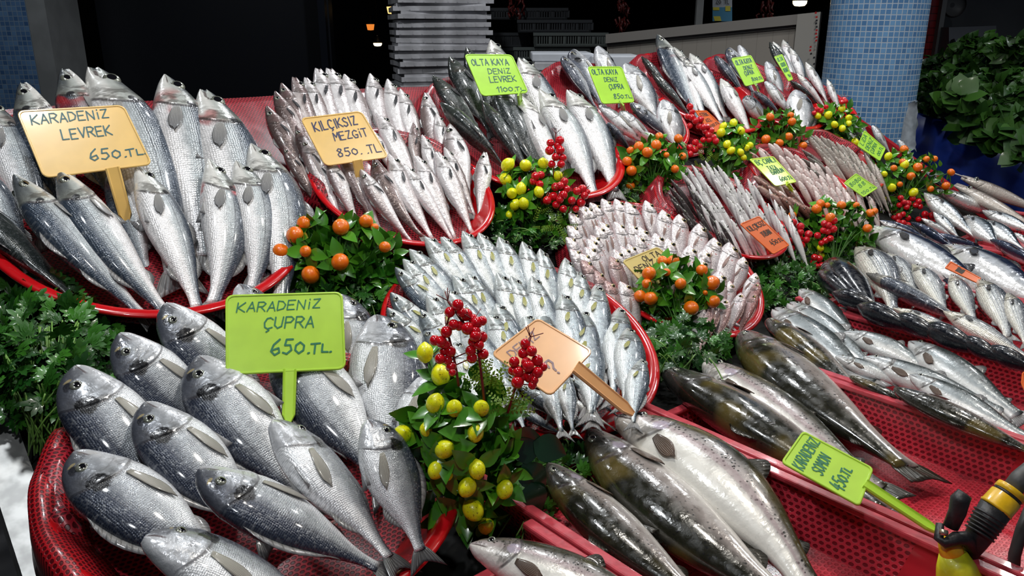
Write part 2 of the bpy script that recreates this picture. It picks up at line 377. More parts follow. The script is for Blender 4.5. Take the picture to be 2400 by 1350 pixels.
# ================================================================ species
FG = fin_mat('fin_grey', (.40, .39, .37), (.20, .20, .21), dark=.28); FD = fin_mat('fin_dark', (.06, .06, .065), (.03, .03, .035), alpha=1.0)
FP = fin_mat('fin_pale', (.5, .47, .40), (.3, .28, .25), alpha=.92, dark=.5); FY = fin_mat('fin_yellow', (.42, .40, .08), (.5, .5, .25), rays=30, alpha=1.0, dark=.3)
FK = fin_mat('fin_pink', (.55, .38, .34), (.4, .25, .22), alpha=.9); FB = fin_mat('fin_brown', (.11, .08, .06), (.16, .10, .07), alpha=1.0); FV = fin_mat('fin_olive', (.05, .045, .03), (.03, .027, .02), alpha=1.0)
bass_top = [(0, .0), (.04, .026), (.12, .062), (.22, .098), (.36, .122), (.5, .118), (.66, .092), (.82, .055), (.93, .036), (1, .036)]
bass_bot = [(0, -.012), (.04, -.034), (.12, -.066), (.22, -.096), (.36, -.118), (.5, -.114), (.66, -.086), (.82, -.050), (.93, -.033), (1, -.034)]
bass_w = [(0, .008), (.04, .022), (.12, .048), (.22, .066), (.36, .074), (.5, .070), (.66, .052), (.82, .028), (.93, .014), (1, .010)]
species('bass', bass_top, bass_bot, bass_w,
        fish_mat('sea_bass_skin', (.86, .84, .84), (.44, .475, .49), (.036, .052, .078), (.32, .54, .82), head=((.62, .62, .50), .35), cells=96, scale_s=.22, scdark=.4,
                 gill=(.265, .055), blotch=[(.245, .42, .018, .2, (.02, .02, .025), .9), (.06, .62, .05, .4, (.08, .09, .10), .7)], lateral=.34, blood=.75, metal=.22, rough=.27),
        FG, eye=(.105, .36, .027, 1, 0), pec=(.275, -.18, .15, .027), tail=(.12, .085, .35), dors=((.36, .58, .045), (.63, .80, .035)), anal=((.68, .80, .035),), lod=2, gill=(.265, .055), tailm=FG)
species('bassdark', bass_top, bass_bot, [(a, c*1.12) for a, c in bass_w],
        fish_mat('dark_bass_skin', (.55, .55, .52), (.11, .13, .12), (.018, .024, .022), (.10, .30, .62), head=((.06, .07, .06), .6), cells=96, scale_s=.15,
                 gill=(.265, .055), lateral=None, metal=.12, rough=.24, wet=.7, varh=.1, relief=.2),
        FD, eye=(.105, .36, .020, 3, 0), pec=(.275, -.18, .15, .027), tail=(.12, .085, .35), dors=((.36, .58, .035), (.63, .80, .03)), anal=((.68, .80, .035),), lod=2, gill=(.265, .055))
br_top = [(0, .012), (.02, .052), (.08, .118), (.17, .168), (.27, .192), (.40, .198), (.55, .178), (.70, .125), (.85, .062), (.94, .040), (1, .040)]
br_bot = [(0, -.022), (.02, -.046), (.08, -.084), (.17, -.125), (.27, -.158), (.40, -.172), (.55, -.150), (.70, -.100), (.85, -.048), (.94, -.036), (1, -.038)]
br_w = [(0, .020), (.02, .034), (.08, .056), (.17, .075), (.27, .088), (.40, .09), (.55, .08), (.70, .056), (.85, .026), (.94, .014), (1, .012)]
species('bream', br_top, br_bot, br_w,
        fish_mat('sea_bream_skin', (.82, .83, .85), (.36, .38, .40), (.026, .034, .058), (.24, .54, .84), head=((.30, .31, .34), .45), cells=95, scale_s=.3,
                 gill=(.285, .075), gillk=.5, blotch=[(.262, .40, .055, .30, (.008, .008, .010), .97), (.055, .30, .05, .5, (.10, .105, .12), .75), (.088, .62, .010, .22, (.55, .44, .2), .55), (.115, .66, .03, .16, (.015, .015, .02), .8)],
                 lateral=.55, metal=.25, rough=.28, scdark=.5, nz=.18, relief=.25),
        FG, eye=(.135, .34, .028, 1, 0), pec=(.30, -.28, .26, .032), tail=(.17, .13, .45), dors=((.30, .78, .045),), anal=((.62, .80, .04),), pelv=(.34, .14), lod=2, gill=(.285, .075), pecm=FP, tailm=fin_mat('bream_tail', (.13, .13, .13), (.05, .05, .055), alpha=1.0))
wh_top = [(0, .004), (.05, .026), (.14, .055), (.25, .078), (.38, .085), (.55, .072), (.75, .042), (.92, .020), (1, .018)]
wh_bot = [(0, -.012), (.05, -.030), (.14, -.055), (.25, -.082), (.38, -.090), (.55, -.070), (.75, -.038), (.92, -.018), (1, -.018)]
wh_w = [(0, .012), (.05, .026), (.14, .046), (.25, .060), (.38, .062), (.55, .050), (.75, .030), (.92, .013), (1, .009)]
wh = dict(eye=(.115, .42, .026, 1, 0), pec=(.27, .05, .13, .012), tail=(.09, .05, .12), dors=((.32, .48, .03), (.52, .70, .022)), anal=((.42, .72, .02),), lod=1, gill=(.25, .05))
species('whiting', wh_top, wh_bot, wh_w, fish_mat('whiting_skin', (.83, .81, .82), (.66, .61, .62), (.21, .16, .155), (.36, .58, .93), head=((.62, .58, .58), .5), cells=0,
        gill=(.25, .05), gillk=.6, blotch=[(.27, .12, .016, .09, (.03, .025, .025), .9)], metal=.18, rough=.25, nz=.22, varh=.5, wet=.6), FG, pecm=FD, **wh)
species('whitingdark', wh_top, wh_bot, wh_w, fish_mat('dark_whiting_skin', (.62, .56, .55), (.27, .21, .205), (.10, .070, .066), (.16, .42, .8), head=((.17, .10, .10), .5), cells=0,
        gill=(.25, .05), gillk=.5, metal=.2, rough=.25, nz=.25, varh=.3, wet=.7), FG, pecm=FD, **wh)
bl_top = [(0, .0), (.04, .030), (.12, .066), (.22, .092), (.36, .112), (.52, .108), (.70, .074), (.86, .034), (.95, .022), (1, .022)]
bl_bot = [(0, -.014), (.04, -.036), (.12, -.068), (.22, -.096), (.36, -.118), (.52, -.112), (.70, -.072), (.86, -.032), (.95, -.020), (1, -.020)]
bl_w = [(0, .008), (.04, .022), (.12, .042), (.22, .054), (.36, .06), (.52, .056), (.70, .040), (.86, .018), (.95, .010), (1, .008)]
species('blue', bl_top, bl_bot, bl_w, fish_mat('bluefish_skin', (.72, .75, .75), (.38, .43, .46), (.04, .06, .085), (.30, .58, .88), head=((.34, .38, .36), .45), cells=80, scale_s=.3, scdark=.12,
        gill=(.27, .05), gillk=.7, metal=.28, rough=.25, varh=.25, nz=.12, relief=.22, blotch=[(.295, -.02, .010, .10, (.01, .01, .01), .95)]), FG, eye=(.10, .33, .028, 1, 0), pec=(.30, -.06, .12, .018),
        tail=(.16, .09, .5), dors=((.40, .52, .025), (.54, .84, .035)), anal=((.56, .84, .03),), lod=1, gill=(.27, .05), pecm=FY)
pa_top = [(0, .0), (.04, .045), (.12, .095), (.22, .125), (.36, .135), (.55, .112), (.72, .072), (.88, .034), (1, .028)]
pa_bot = [(0, -.014), (.04, -.040), (.12, -.074), (.22, -.104), (.36, -.122), (.55, -.102), (.72, -.062), (.88, -.030), (1, -.027)]
pa_w = [(0, .01), (.04, .028), (.12, .05), (.22, .062), (.36, .066), (.55, .054), (.72, .036), (.88, .016), (1, .009)]
pa = dict(eye=(.125, .36, .036, 2, 0), pec=(.29, -.2, .22, .016), tail=(.14, .08, .5), dors=((.30, .78, .03),), anal=((.6, .8, .025),), lod=1, gill=(.27, .07), pecm=FK)
species('pandora', pa_top, pa_bot, pa_w, fish_mat('pandora_skin', (.82, .77, .78), (.68, .62, .64), (.45, .28, .27), (.30, .62, 1.0), head=((.74, .68, .70), .4), cells=60, scale_s=.3, scdark=.10,
        gill=(.27, .07), gillk=.8, metal=.28, rough=.26, varh=.5, nz=.2, blotch=[(.33, .1, .012, .12, (.45, .12, .12), .8), (.03, .2, .03, .5, (.6, .3, .28), .5)]), FK, **pa)
species('pandorared', pa_top, pa_bot, pa_w, fish_mat('red_pandora_skin', (.72, .60, .60), (.48, .32, .32), (.24, .085, .075), (.22, .5, .9), head=((.32, .14, .12), .5), cells=60, scale_s=.3, scdark=.10,
        gill=(.27, .07), gillk=.8, metal=.25, rough=.26, varh=.3, nz=.2), FK, **pa)
th_top = [(0, .0), (.06, .016), (.16, .036), (.30, .052), (.45, .054), (.65, .040), (.85, .018), (1, .014)]
th_bot = [(0, -.008), (.06, -.022), (.16, -.042), (.30, -.058), (.45, -.060), (.65, -.042), (.85, -.018), (1, -.014)]
th_w = [(0, .006), (.06, .016), (.16, .028), (.30, .036), (.45, .037), (.65, .028), (.85, .014), (1, .007)]
th = dict(eye=(.15, .35, .027, 1, 0), pec=None, tail=(.10, .045, .45), lod=0, gill=(.24, .04))
species('thin', th_top, th_bot, th_w, fish_mat('silver_smelt_skin', (.88, .87, .87), (.70, .69, .71), (.12, .10, .10), (.42, .66, .90), cells=0, gill=(.24, .04), gillk=.5, metal=.12, rough=.27, varh=.3, nz=.10, relief=.15, fore=.2), FG, **th)
species('thindark', th_top, th_bot, th_w, fish_mat('dark_smelt_skin', (.50, .47, .47), (.17, .145, .145), (.055, .045, .045), (.12, .34, .7), cells=0, gill=(.24, .04), gillk=.4, metal=.3, rough=.25, varh=.4, nz=.2), FG, **th)
species('grey', th_top, th_bot, [(a, c*1.1) for a, c in th_w], fish_mat('brown_goby_skin', (.55, .50, .45), (.34, .30, .27), (.13, .11, .10), (.25, .5, .9), cells=0, gill=(.24, .04), gillk=.4, metal=.15, rough=.32, varh=.5, nz=.3,
        spots=(26, -.2, (.14, .10, .09), .5)), FG, **th)
mu_top = [(0, .0), (.05, .042), (.13, .074), (.26, .09), (.42, .088), (.65, .062), (.85, .03), (1, .022)]
mu_bot = [(0, -.014), (.05, -.036), (.13, -.060), (.26, -.08), (.42, -.082), (.65, -.056), (.85, -.028), (1, -.022)]
mu_w = [(0, .01), (.05, .028), (.13, .044), (.26, .054), (.42, .054), (.65, .04), (.85, .019), (1, .009)]
mu = dict(eye=(.13, .5, .024, 3, 0), pec=None, tail=(.12, .06, .5), lod=0, gill=(.26, .05))
species('redmullet', mu_top, mu_bot, mu_w, fish_mat('red_mullet_skin', (.88, .78, .76), (.72, .52, .49), (.46, .20, .17), (.30, .60, .95), cells=55, scale_s=.6, scdark=.12, gill=(.26, .05), gillk=.4, metal=.1, rough=.28, varh=.4, nz=.3, fore=.3,
        spots=(16, -.5, (.42, .12, .10), .55), mouth=.05), FK, **mu)
species('brownmullet', mu_top, mu_bot, mu_w, fish_mat('brown_mullet_skin', (.60, .42, .38), (.36, .19, .15), (.22, .10, .075), (.15, .45, .9), cells=55, scale_s=.3, scdark=.1, gill=(.26, .05), gillk=.4, metal=.15, rough=.3, varh=.3, nz=.3), FK, **mu)
tr_top = [(0, .006), (.03, .034), (.09, .062), (.2, .092), (.35, .112), (.5, .114), (.68, .088), (.84, .054), (.94, .042), (1, .044)]
tr_bot = [(0, -.012), (.03, -.036), (.09, -.062), (.2, -.096), (.35, -.122), (.5, -.124), (.68, -.092), (.84, -.050), (.94, -.038), (1, -.040)]
tr_w = [(0, .016), (.03, .03), (.09, .046), (.2, .062), (.35, .074), (.5, .074), (.68, .056), (.84, .032), (.94, .018), (1, .012)]
tr = dict(eye=(.085, .42, .018, 1, 0), pec=(.235, -.45, .14, .024), tail=(.10, .075, .18), dors=((.44, .56, .06), (.80, .85, .03)), anal=((.70, .80, .045),), pelv=(.52, .07), lod=2, gill=(.225, .05))
species('trout', tr_top, tr_bot, tr_w, fish_mat('trout_skin', (.86, .84, .78), (.44, .39, .38), (.030, .030, .018), (.36, .56, .84), head=((.46, .38, .38), .35), cells=0,
        spots=(72, .0, (.012, .012, .012), .95), gill=(.225, .05), blotch=[(.20, .05, .032, .30, (.46, .40, .50), .7), (.6, .12, .5, .12, (.42, .29, .31), .35)], metal=.08, rough=.26, wet=.6, nz=.12, varh=.1, relief=.14,
        patch=(3.2, .42, (.085, .065, .018), .85)), FV, pecm=FB, **tr)
species('troutdark', tr_top, tr_bot, [(a, c*1.1) for a, c in tr_w], fish_mat('dark_trout_skin', (.60, .56, .52), (.30, .26, .24), (.016, .016, .010), (.16, .40, .66), head=((.035, .035, .035), .6), cells=0,
        spots=(72, -.2, (.008, .008, .008), .9), gill=(.225, .05), metal=.06, rough=.24, wet=.7, nz=.12, varh=.08, relief=.14, blotch=[(.19, -.15, .03, .22, (.35, .30, .38), .6)],
        patch=(3.6, .15, (.105, .080, .022), .9)), FV, pecm=FB, **tr)
species('silvertrout', tr_top, tr_bot, tr_w, fish_mat('silver_trout_skin', (.72, .73, .72), (.33, .37, .39), (.045, .058, .058), (.26, .50, .84), head=((.45, .46, .47), .4), cells=0,
        spots=(46, .2, (.02, .02, .02), .8), gill=(.225, .05), metal=.1, rough=.28, wet=.45, nz=.14, varh=.2, relief=.16), FG, pecm=FB, **tr)
species('greymullet', bass_top, bass_bot, [(a, c*1.1) for a, c in bass_w], fish_mat('grey_mullet_skin', (.76, .74, .66), (.44, .46, .46), (.045, .055, .075), (.26, .56, .86), head=((.55, .51, .40), .6), cells=60, scale_s=.4,
        stripes=(26, .55, (.10, .12, .16)), gill=(.24, .05), metal=.3, rough=.27, varh=.15), FG, eye=(.10, .30, .017, 3, 0), pec=(.26, .15, .11, .02), tail=(.12, .09, .4), dors=((.42, .54, .03), (.66, .76, .03)), anal=((.68, .78, .03),), lod=1, gill=(.24, .05), pecm=FD)
species('blackmullet', bass_top, bass_bot, [(a, c*1.35) for a, c in bass_w], fish_mat('black_mullet_skin', (.14, .16, .20), (.022, .030, .05), (.008, .010, .016), (.08, .3, .6), cells=0, gill=(.24, .05), gillk=.3, metal=.1, rough=.25, wet=.7, varh=.1, relief=.12),
        FD, eye=(.10, .30, .017, 3, 0), pec=None, tail=(.10, .07, .4), dors=((.42, .54, .02),), anal=((.68, .78, .02),), lod=1, gill=(.24, .05))
bo_top = [(0, .0), (.05, .030), (.14, .066), (.26, .096), (.42, .108), (.6, .088), (.8, .040), (.93, .016), (1, .014)]
bo_bot = [(0, -.006), (.05, -.034), (.14, -.066), (.26, -.094), (.42, -.106), (.6, -.086), (.8, -.038), (.93, -.015), (1, -.013)]
bo_w = [(0, .006), (.05, .024), (.14, .048), (.26, .066), (.42, .074), (.6, .062), (.8, .03), (.93, .014), (1, .010)]
species('bonito', bo_top, bo_bot, bo_w, fish_mat('bonito_skin', (.80, .80, .80), (.58, .62, .68), (.022, .035, .075), (.34, .60, .74), cells=0, gill=(.25, .06), gillk=.8, metal=.3, rough=.2, wet=.8, varh=.08, nz=.06, mouth=.16,
        spots=(14, .0, (.03, .035, .05), .3)), FD, eye=(.10, .25, .012, 1, 0), pec=(.27, .1, .10, .02), tail=(.10, .12, .65), dors=((.30, .52, .04), (.58, .66, .05)), anal=((.62, .70, .05),), lod=2, gill=(.25, .06))
species('mackerel', bo_top, bo_bot, bo_w, fish_mat('mackerel_skin', (.78, .79, .78), (.50, .56, .62), (.05, .08, .11), (.32, .56, .80), cells=0, gill=(.25, .06), gillk=.8, metal=.45, rough=.2, wet=.7, varh=.15, nz=.12, bands=(95, .8, (.015, .02, .03))),
        FD, eye=(.10, .25, .018, 1, 0), pec=(.27, .1, .09, .016), tail=(.12, .08, .6), dors=((.30, .40, .03),), anal=((.62, .70, .02),), lod=1, gill=(.25, .06))
NAMES.update(bass='sea_bass', bassdark='sea_bass', bream='sea_bream', whiting='whiting', whitingdark='whiting', blue='bluefish', pandora='pandora_fish', pandorared='pandora_fish', thin='smelt', thindark='smelt',
             grey='goby', redmullet='red_mullet', brownmullet='red_mullet', trout='trout', troutdark='trout', silvertrout='trout', greymullet='grey_mullet', blackmullet='grey_mullet', bonito='bonito', mackerel='mackerel')
# ================================================================ setting
tile_b = NB('blue_mosaic')
def mosaic(name, curved=False, size=.0255, lo=(.08, .20, .40), hi=(.16, .34, .58), grout=(.42, .50, .58)):
    b = NB(name); uv = b.sep(b.n('ShaderNodeUVMap').outputs[0])
    v2 = b.comb(b.m('FLOOR', b.m('DIVIDE', uv[0], size)), b.m('FLOOR', b.m('DIVIDE', uv[1], size)))
    w_ = b.n('ShaderNodeTexWhiteNoise', noise_dimensions='2D'); b.put(w_.inputs[0], v2); q = w_.outputs[0]
    fx = b.m('ABSOLUTE', b.m('SUBTRACT', b.m('FRACT', b.m('DIVIDE', uv[0], size)), .5)); fy = b.m('ABSOLUTE', b.m('SUBTRACT', b.m('FRACT', b.m('DIVIDE', uv[1], size)), .5))
    g = b.m('MAXIMUM', b.step(fx, .40, .44), b.step(fy, .40, .44)); c = b.mix(g, b.mix(q, lo, hi), grout)
    b.bump(b.m('SUBTRACT', 1, g), .3, .002)
    return b.set(Base_Color=c, Roughness=b.m('MULTIPLY_ADD', g, .5, .25))
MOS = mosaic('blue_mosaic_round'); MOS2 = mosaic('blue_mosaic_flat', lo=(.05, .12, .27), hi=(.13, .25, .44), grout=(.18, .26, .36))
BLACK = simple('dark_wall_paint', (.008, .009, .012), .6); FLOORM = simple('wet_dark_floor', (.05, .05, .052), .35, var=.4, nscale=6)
PANEL = simple('grey_panel_paint', (.30, .28, .25), .5, var=.06, nscale=3); TRIM = simple('pale_door_trim', (.24, .25, .25), .5, var=.08, nscale=8)
def uvquad(m, f): 
    uvl = m.uv_layers.new(name='UVMap')
    for p in m.polygons:
        for li in p.loop_indices: uvl.data[li].uv = f(m.vertices[m.loops[li].vertex_index].co, p.normal)
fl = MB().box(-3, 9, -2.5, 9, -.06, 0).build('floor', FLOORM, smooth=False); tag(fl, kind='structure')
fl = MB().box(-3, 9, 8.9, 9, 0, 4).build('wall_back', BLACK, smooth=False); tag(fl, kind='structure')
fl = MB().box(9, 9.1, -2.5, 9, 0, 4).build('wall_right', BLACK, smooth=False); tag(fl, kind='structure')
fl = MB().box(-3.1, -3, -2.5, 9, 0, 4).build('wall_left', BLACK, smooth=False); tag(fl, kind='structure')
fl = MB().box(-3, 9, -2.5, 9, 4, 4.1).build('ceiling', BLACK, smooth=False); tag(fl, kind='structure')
# round tiled pillar on the right
pc = at(2036, 200, 4.15); PR = .232; n = 64; V = []; Fc = []
for i, z in enumerate((0, 4)):
    for j in range(n): th = 2*math.pi*j/n; V.append((pc[0]+PR*math.cos(th), pc[1]+PR*math.sin(th), z))
Fc = [(j, (j+1) % n, n+(j+1) % n, n+j) for j in range(n)]
pm = mesh('round_pillar', V, Fc, [MOS]); uvl = pm.uv_layers.new(name='UVMap')
for j, p in enumerate(pm.polygons):
    for q, li in enumerate(p.loop_indices): uvl.data[li].uv = ((j+(1 if q in (1, 2) else 0))/n*2*math.pi*PR, 4.0 if q > 1 else 0.0)
tag(link('trim_2', pm), kind='structure')
# flat tiled pillar on the left, with its pale side frame
# a box whose right-hand edge runs down at x = 57..105 px in the picture
e0 = at(57, 0, 4.3); xr, yr = e0[0], e0[1]
rt = norm(np.array([cr[0], cr[1], 0])); fw = norm(np.array([cf[0], cf[1], 0]))
def vbox(mb, a, b, d, z0, z1, o=(xr, yr)):
    """box between signed distances a..b along image right and 0..d along view direction"""
    P = [np.array([o[0], o[1], 0])+rt*s+fw*q for s, q in ((a, 0), (b, 0), (b, d), (a, d))]
    V = [(p[0], p[1], z) for z in (z0, z1) for p in P]
    mb.add(V, [(0, 1, 5, 4), (1, 2, 6, 5), (2, 3, 7, 6), (3, 0, 4, 7), (4, 5, 6, 7), (3, 2, 1, 0)]); return mb
m_ = vbox(MB(), -.6, 0, .4, 0, 4).mesh('tiled_pillar', [MOS2], False)
uvquad(m_, lambda co, nn: ((np.array(co[:2])-np.array((xr, yr))) @ rt[:2] if abs(nn.z) < .5 else 0, co.z)); tag(link('trim_1', m_), kind='structure')
tag(link('trim_3', vbox(MB(), .002, .105, .35, 0, 4).mesh('pale_frame', [TRIM], False)), kind='structure')
# dark cold-room door with a faint edge behind the stall
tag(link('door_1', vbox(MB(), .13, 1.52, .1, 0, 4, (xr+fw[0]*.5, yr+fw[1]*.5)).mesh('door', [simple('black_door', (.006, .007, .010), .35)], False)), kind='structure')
tag(link('trim_4', vbox(MB(), 1.50, 1.54, .06, 0, 4, (xr+fw[0]*.3, yr+fw[1]*.3)).mesh('post', [simple('dark_steel', (.03, .035, .05), .3, .8)], False)), kind='structure')
# ---------------------------------------------------------------- the sloping stall
XA, XS, XB = .135, 3.28, 3.62; YF, YB = .12, 2.04
STEEL = simple('wet_steel', (.42, .42, .41), .4, .35, var=.25, nscale=30, bump=.1); BOARD = simple('black_wet_board', (.006, .007, .006), .65, Specular_IOR_Level=.15)
st = empty('fish_stall', (XA, YF, 0)); tag(st, 'long steel fish stall with flat front shelf and sloping back carrying every bowl', 'fish stall')
def extr(mb, prof_, x0, x1, mi=0):
    V = [(x, y, z) for x in (x0, x1) for y, z in prof_]; k = len(prof_)
    mb.add(V, [tuple(range(k)), tuple(range(2*k-1, k-1, -1))]+[(i, k+i, k+(i+1) % k, (i+1) % k) for i in range(k)], mi); return mb
off = (XA, YF, 0)
def loc_build(mb, name, mats, parent, o=off, smooth=False):
    mb.V = [(v[0]-o[0], v[1]-o[1], v[2]-o[2]) for v in mb.V]; return mb.build(name, mats, parent, smooth)
ztop = surf(0, YB)
loc_build(extr(MB(), [(YF, ZS-.05), (YF, ZS-.002), (Y0, ZS-.002), (YB, ztop-.002), (YB, ztop-.05), (Y0, ZS-.05)], XA, XS), 'stall_top', BOARD, st)
loc_build(MB().box(XS, XB, YF, Y0+.1, ZS-.05, ZS-.002), 'shelf_end', BOARD, st)
loc_build(extr(MB(), [(YF, ZS-.07), (YF, ZS+.012), (Y0, ZS+.012), (YB, ztop+.012), (YB, ztop-.07), (Y0, ZS-.07)], XA-.052, XA-.001), 'edge_strip', STEEL, st)
loc_build(extr(MB(), [(YF, ZS-.07), (YF, ZS+.03), (Y0, ZS+.03), (YB, ztop+.03), (YB, ztop-.07), (Y0, ZS-.07)], XS+.001, XS+.03), 'end_plate', simple('red_painted_end', (.35, .012, .02), .35, coat=.3), st)
loc_build(MB().box(XA, XB, YF-.03, YF, ZS-.3, ZS+.02), 'front_panel', STEEL, st)
for x in (XA+.1, (XA+XS)/2, XS-.1):
    for y, zt in ((YF+.1, ZS-.05), (YB-.1, ztop-.09)): loc_build(MB().box(x-.02, x+.02, y-.02, y+.02, 0, zt), 'leg', STEEL, st)
# ---------------------------------------------------------------- net fabric
def net_mat(name, sc=115, thread=(.46, .018, .034), hole=(.07, .003, .006), axis='xy', st_=.62):
    b = NB(name); o = b.sep(b.n('ShaderNodeUVMap').outputs[0])
    u = b.m('MULTIPLY', o[0], sc); v = b.m('MULTIPLY', o[1], sc*1.5)
    row = b.m('FLOOR', v); sh = b.m('MULTIPLY', b.m('MODULO', row, 2.0), .5)
    fx = b.m('SUBTRACT', b.m('FRACT', b.m('ADD', u, b.m('ABSOLUTE', sh))), .5); fy = b.m('SUBTRACT', b.m('FRACT', v), .5)
    r = b.m('SQRT', b.m('ADD', b.m('MULTIPLY', fx, fx), b.m('MULTIPLY', fy, fy)))
    hl = b.step(r, .40, .30); nz = b.noise(b.obj(), 9, 2)
    c = b.mix(b.m('MULTIPLY', hl, .95), b.mix(b.step(nz, .35, .7), thread, tuple(x*.8 for x in thread)), hole); b.bump(b.m('SUBTRACT', b.m('MULTIPLY', nz, .8), b.m('MULTIPLY', hl, .5)), .7, .006)
    return b.set(Base_Color=c, Roughness=.38, Coat_Weight=.3, Coat_Roughness=.15)
NET = net_mat('red_mesh_net'); NETF = net_mat('red_mesh_fabric', 150, (.55, .012, .02), (.09, .003, .006))
BOWLM = simple('red_bowl_plastic', (.56, .006, .010), .22, coat=.6)
def grid_mesh(name, P, UV, mat, smooth=True):
    n, k = P.shape[:2]; V = P.reshape(-1, 3); Fc = [(i*k+j, i*k+j+1, (i+1)*k+j+1, (i+1)*k+j) for i in range(n-1) for j in range(k-1)]
    m = mesh(name, V, Fc, [mat], smooth); uvl = m.uv_layers.new(name='UVMap'); li = np.zeros(len(m.loops), int); m.loops.foreach_get('vertex_index', li)
    uvl.data.foreach_set('uv', UV.reshape(-1, 2)[li].ravel()); return m
ez = np.array([0, math.cos(SL), math.sin(SL)]); ex = np.array([1., 0, 0])
def slope_pt(x, s, h): return np.array([x, Y0, ZS])+ez*s+NS*h
# top strip of net hung along the back edge of the slope
xs = np.linspace(XA+.01, XS-.02, 150); ss = np.linspace(.66, 1.14, 20)
P = np.array([[slope_pt(x, s, .012+.012*math.sin(x*9+s*3)*math.sin(s*8)) for x in xs] for s in ss]); UV = np.array([[(x, s) for x in xs] for s in ss])
o = link('net_sheet', grid_mesh('net_sheet', P, UV, NET)); o.modifiers.new('solid', 'SOLIDIFY').thickness = .003
tag(o, 'red mesh net spread over the sloping back of the stall, seen between bowls', 'net')
def circ3(pts, h, O_, ez, NS):
    """circle in the tilted plane h above the board through three picture points"""
    q = []
    for px, py in pts:
        d = ray(px, py); p0 = O_+NS*h; t = ((p0-CC) @ NS)/(d @ NS); p = CC+d*t-p0; q.append((p @ ex, p @ ez))
    (ax, ay), (bx, by), (cx, cy) = q; d = 2*(ax*(by-cy)+bx*(cy-ay)+cx*(ay-by))
    ux = ((ax*ax+ay*ay)*(by-cy)+(bx*bx+by*by)*(cy-ay)+(cx*cx+cy*cy)*(ay-by))/d; uy = ((ax*ax+ay*ay)*(cx-bx)+(bx*bx+by*by)*(ax-cx)+(cx*cx+cy*cy)*(bx-ax))/d
    return ux, uy, math.hypot(ax-ux, ay-uy)
def bowl(pts, label, H=.075, rad=None, cen=None, net=(.012, .062), side=0, netlab=None, drop=1.17, reach=(40, 320), mound=True, shrink=.88, left=False, rest=None):
    O_, tl = (np.array([0, rest[0], ZS]), math.radians(rest[1])) if rest else (np.array([0, Y0, ZS]), SL)   # rest: where its front foot stands on the flat shelf and how far it leans back
    ez = np.array([0, math.cos(tl), math.sin(tl)]); NS = np.array([0, -math.sin(tl), math.cos(tl)])
    def slope_pt(x, s, h): return np.array([x, 0, 0])+O_+ez*s+NS*h
    if pts:
        cx, cy, R = circ3(pts, H, O_, ez, NS); cy -= R*(1-shrink)*.9; cx += R*(1-shrink)*.25; R *= shrink
    else:
        d = ray(*cen); p0 = O_+NS*H; p = CC+d*(((p0-CC) @ NS)/(d @ NS))-p0; cx, cy, R = float(p @ ex), float(p @ ez), rad
    print('BOWL', label[:30], round(cx, 3), round(cy, 3), round(R, 3))
    M = Matrix(((1, 0, NS[0], 0), (0, ez[1], NS[1], 0), (0, ez[2], NS[2], 0), (0, 0, 0, 1))); c3 = slope_pt(cx, cy, .002)
    e = bpy.data.objects.new('red_bowl', MB().lathe([(0, .0), (R*.70, 0), (R*.78, .006), (R*.93, H*.7), (R*.97, H*.93), (R*1.03, H*.97), (R*1.035, H*1.02), (R*1.02, H*1.06), (R*.975, H*1.05), (R*.955, H*.98), (R*.91, H*.7), (R*.77, .014), (R*.70, .008), (0, .008)], 72).mesh('red_bowl', [BOWLM]))
    COL.objects.link(e); e.matrix_world = Matrix.Translation(c3) @ M; tag(e, label, 'bowl')
    if not mound: return cx, cy, R
    # crushed-ice heap hidden under a draped red net: rises to the back and hangs over the rear rim
    nr, na = 16, 73; P = np.zeros((nr, na, 3)); UV = np.zeros((nr, na, 2))
    for i in range(nr):
        for j in range(na):
            a = 2*math.pi*j/(na-1); s = i/(nr-1); back = .5+.5*math.sin(a)      # sin=1 -> up the slope
            k_ = max(0, min(1, (back-.42)/.22))                               # how far the net reaches over the rim
            k_ = k_*k_*(3-2*k_)
            rmax = R*(.90+(drop-.90)*k_); r = rmax*s; yy = r*math.sin(a); xx = r*math.cos(a)
            hgt = net[0]+(net[1]-net[0])*min(1, max(0, (yy/R+1)/2))
            hgt = hgt*(1 if r < R*1.02 else max(.12, 1-(r-R*1.02)/(R*(drop-1.02))*.95)) if r > R*1.02 else max(hgt, (H*1.08 if r > R*.9 and k_ > .5 else 0))
            hgt += .005*math.sin(xx*38+cx*5)*math.sin(yy*33)
            if k_ < .5 and r > R*.75: hgt = min(hgt, H*.8)
            P[i, j] = (xx, yy, hgt); UV[i, j] = (xx, yy)
    o = link('draped_net', grid_mesh('draped_net', P, UV, NET)); o.matrix_world = Matrix.Translation(c3) @ M
    o.modifiers.new('solid', 'SOLIDIFY').thickness = .0025
    if left:    # a fold of the same red fabric slung over the rim on the customer's left
        A_ = np.radians(np.linspace(left[0], left[1], 40)); prof_ = [(.84, .040), (.92, .060), (.97, H*1.0), (1.01, H*1.10), (1.05, H*1.0), (1.055, H*.6), (1.05, .02), (1.06, .006)]
        P2 = np.array([[(R*r*math.cos(a), R*r*math.sin(a), h+.004*math.sin(a*17+r*9)) for a in A_] for r, h in prof_]); U2 = np.array([[(a*R, r*R) for a in A_] for r, h in prof_])
        q = link('red_fabric_fold', grid_mesh('red_fabric_fold', P2, U2, NETF)); q.matrix_world = Matrix.Translation(c3) @ M; q.modifiers.new('solid', 'SOLIDIFY').thickness = .004; tag(q, 'red mesh fabric folded over the left rim of the front bream bowl', 'net')
    tag(o, netlab or ('red mesh net draped in and over the back rim of the '+label.split(' with')[0]), 'net')
    return cx, cy, R
bowl([(0, 640), (360, 742), (655, 650)], 'large round red bowl with sea bass at the left', netlab='red net draped under the sea bass in the large left bowl', shrink=.95)
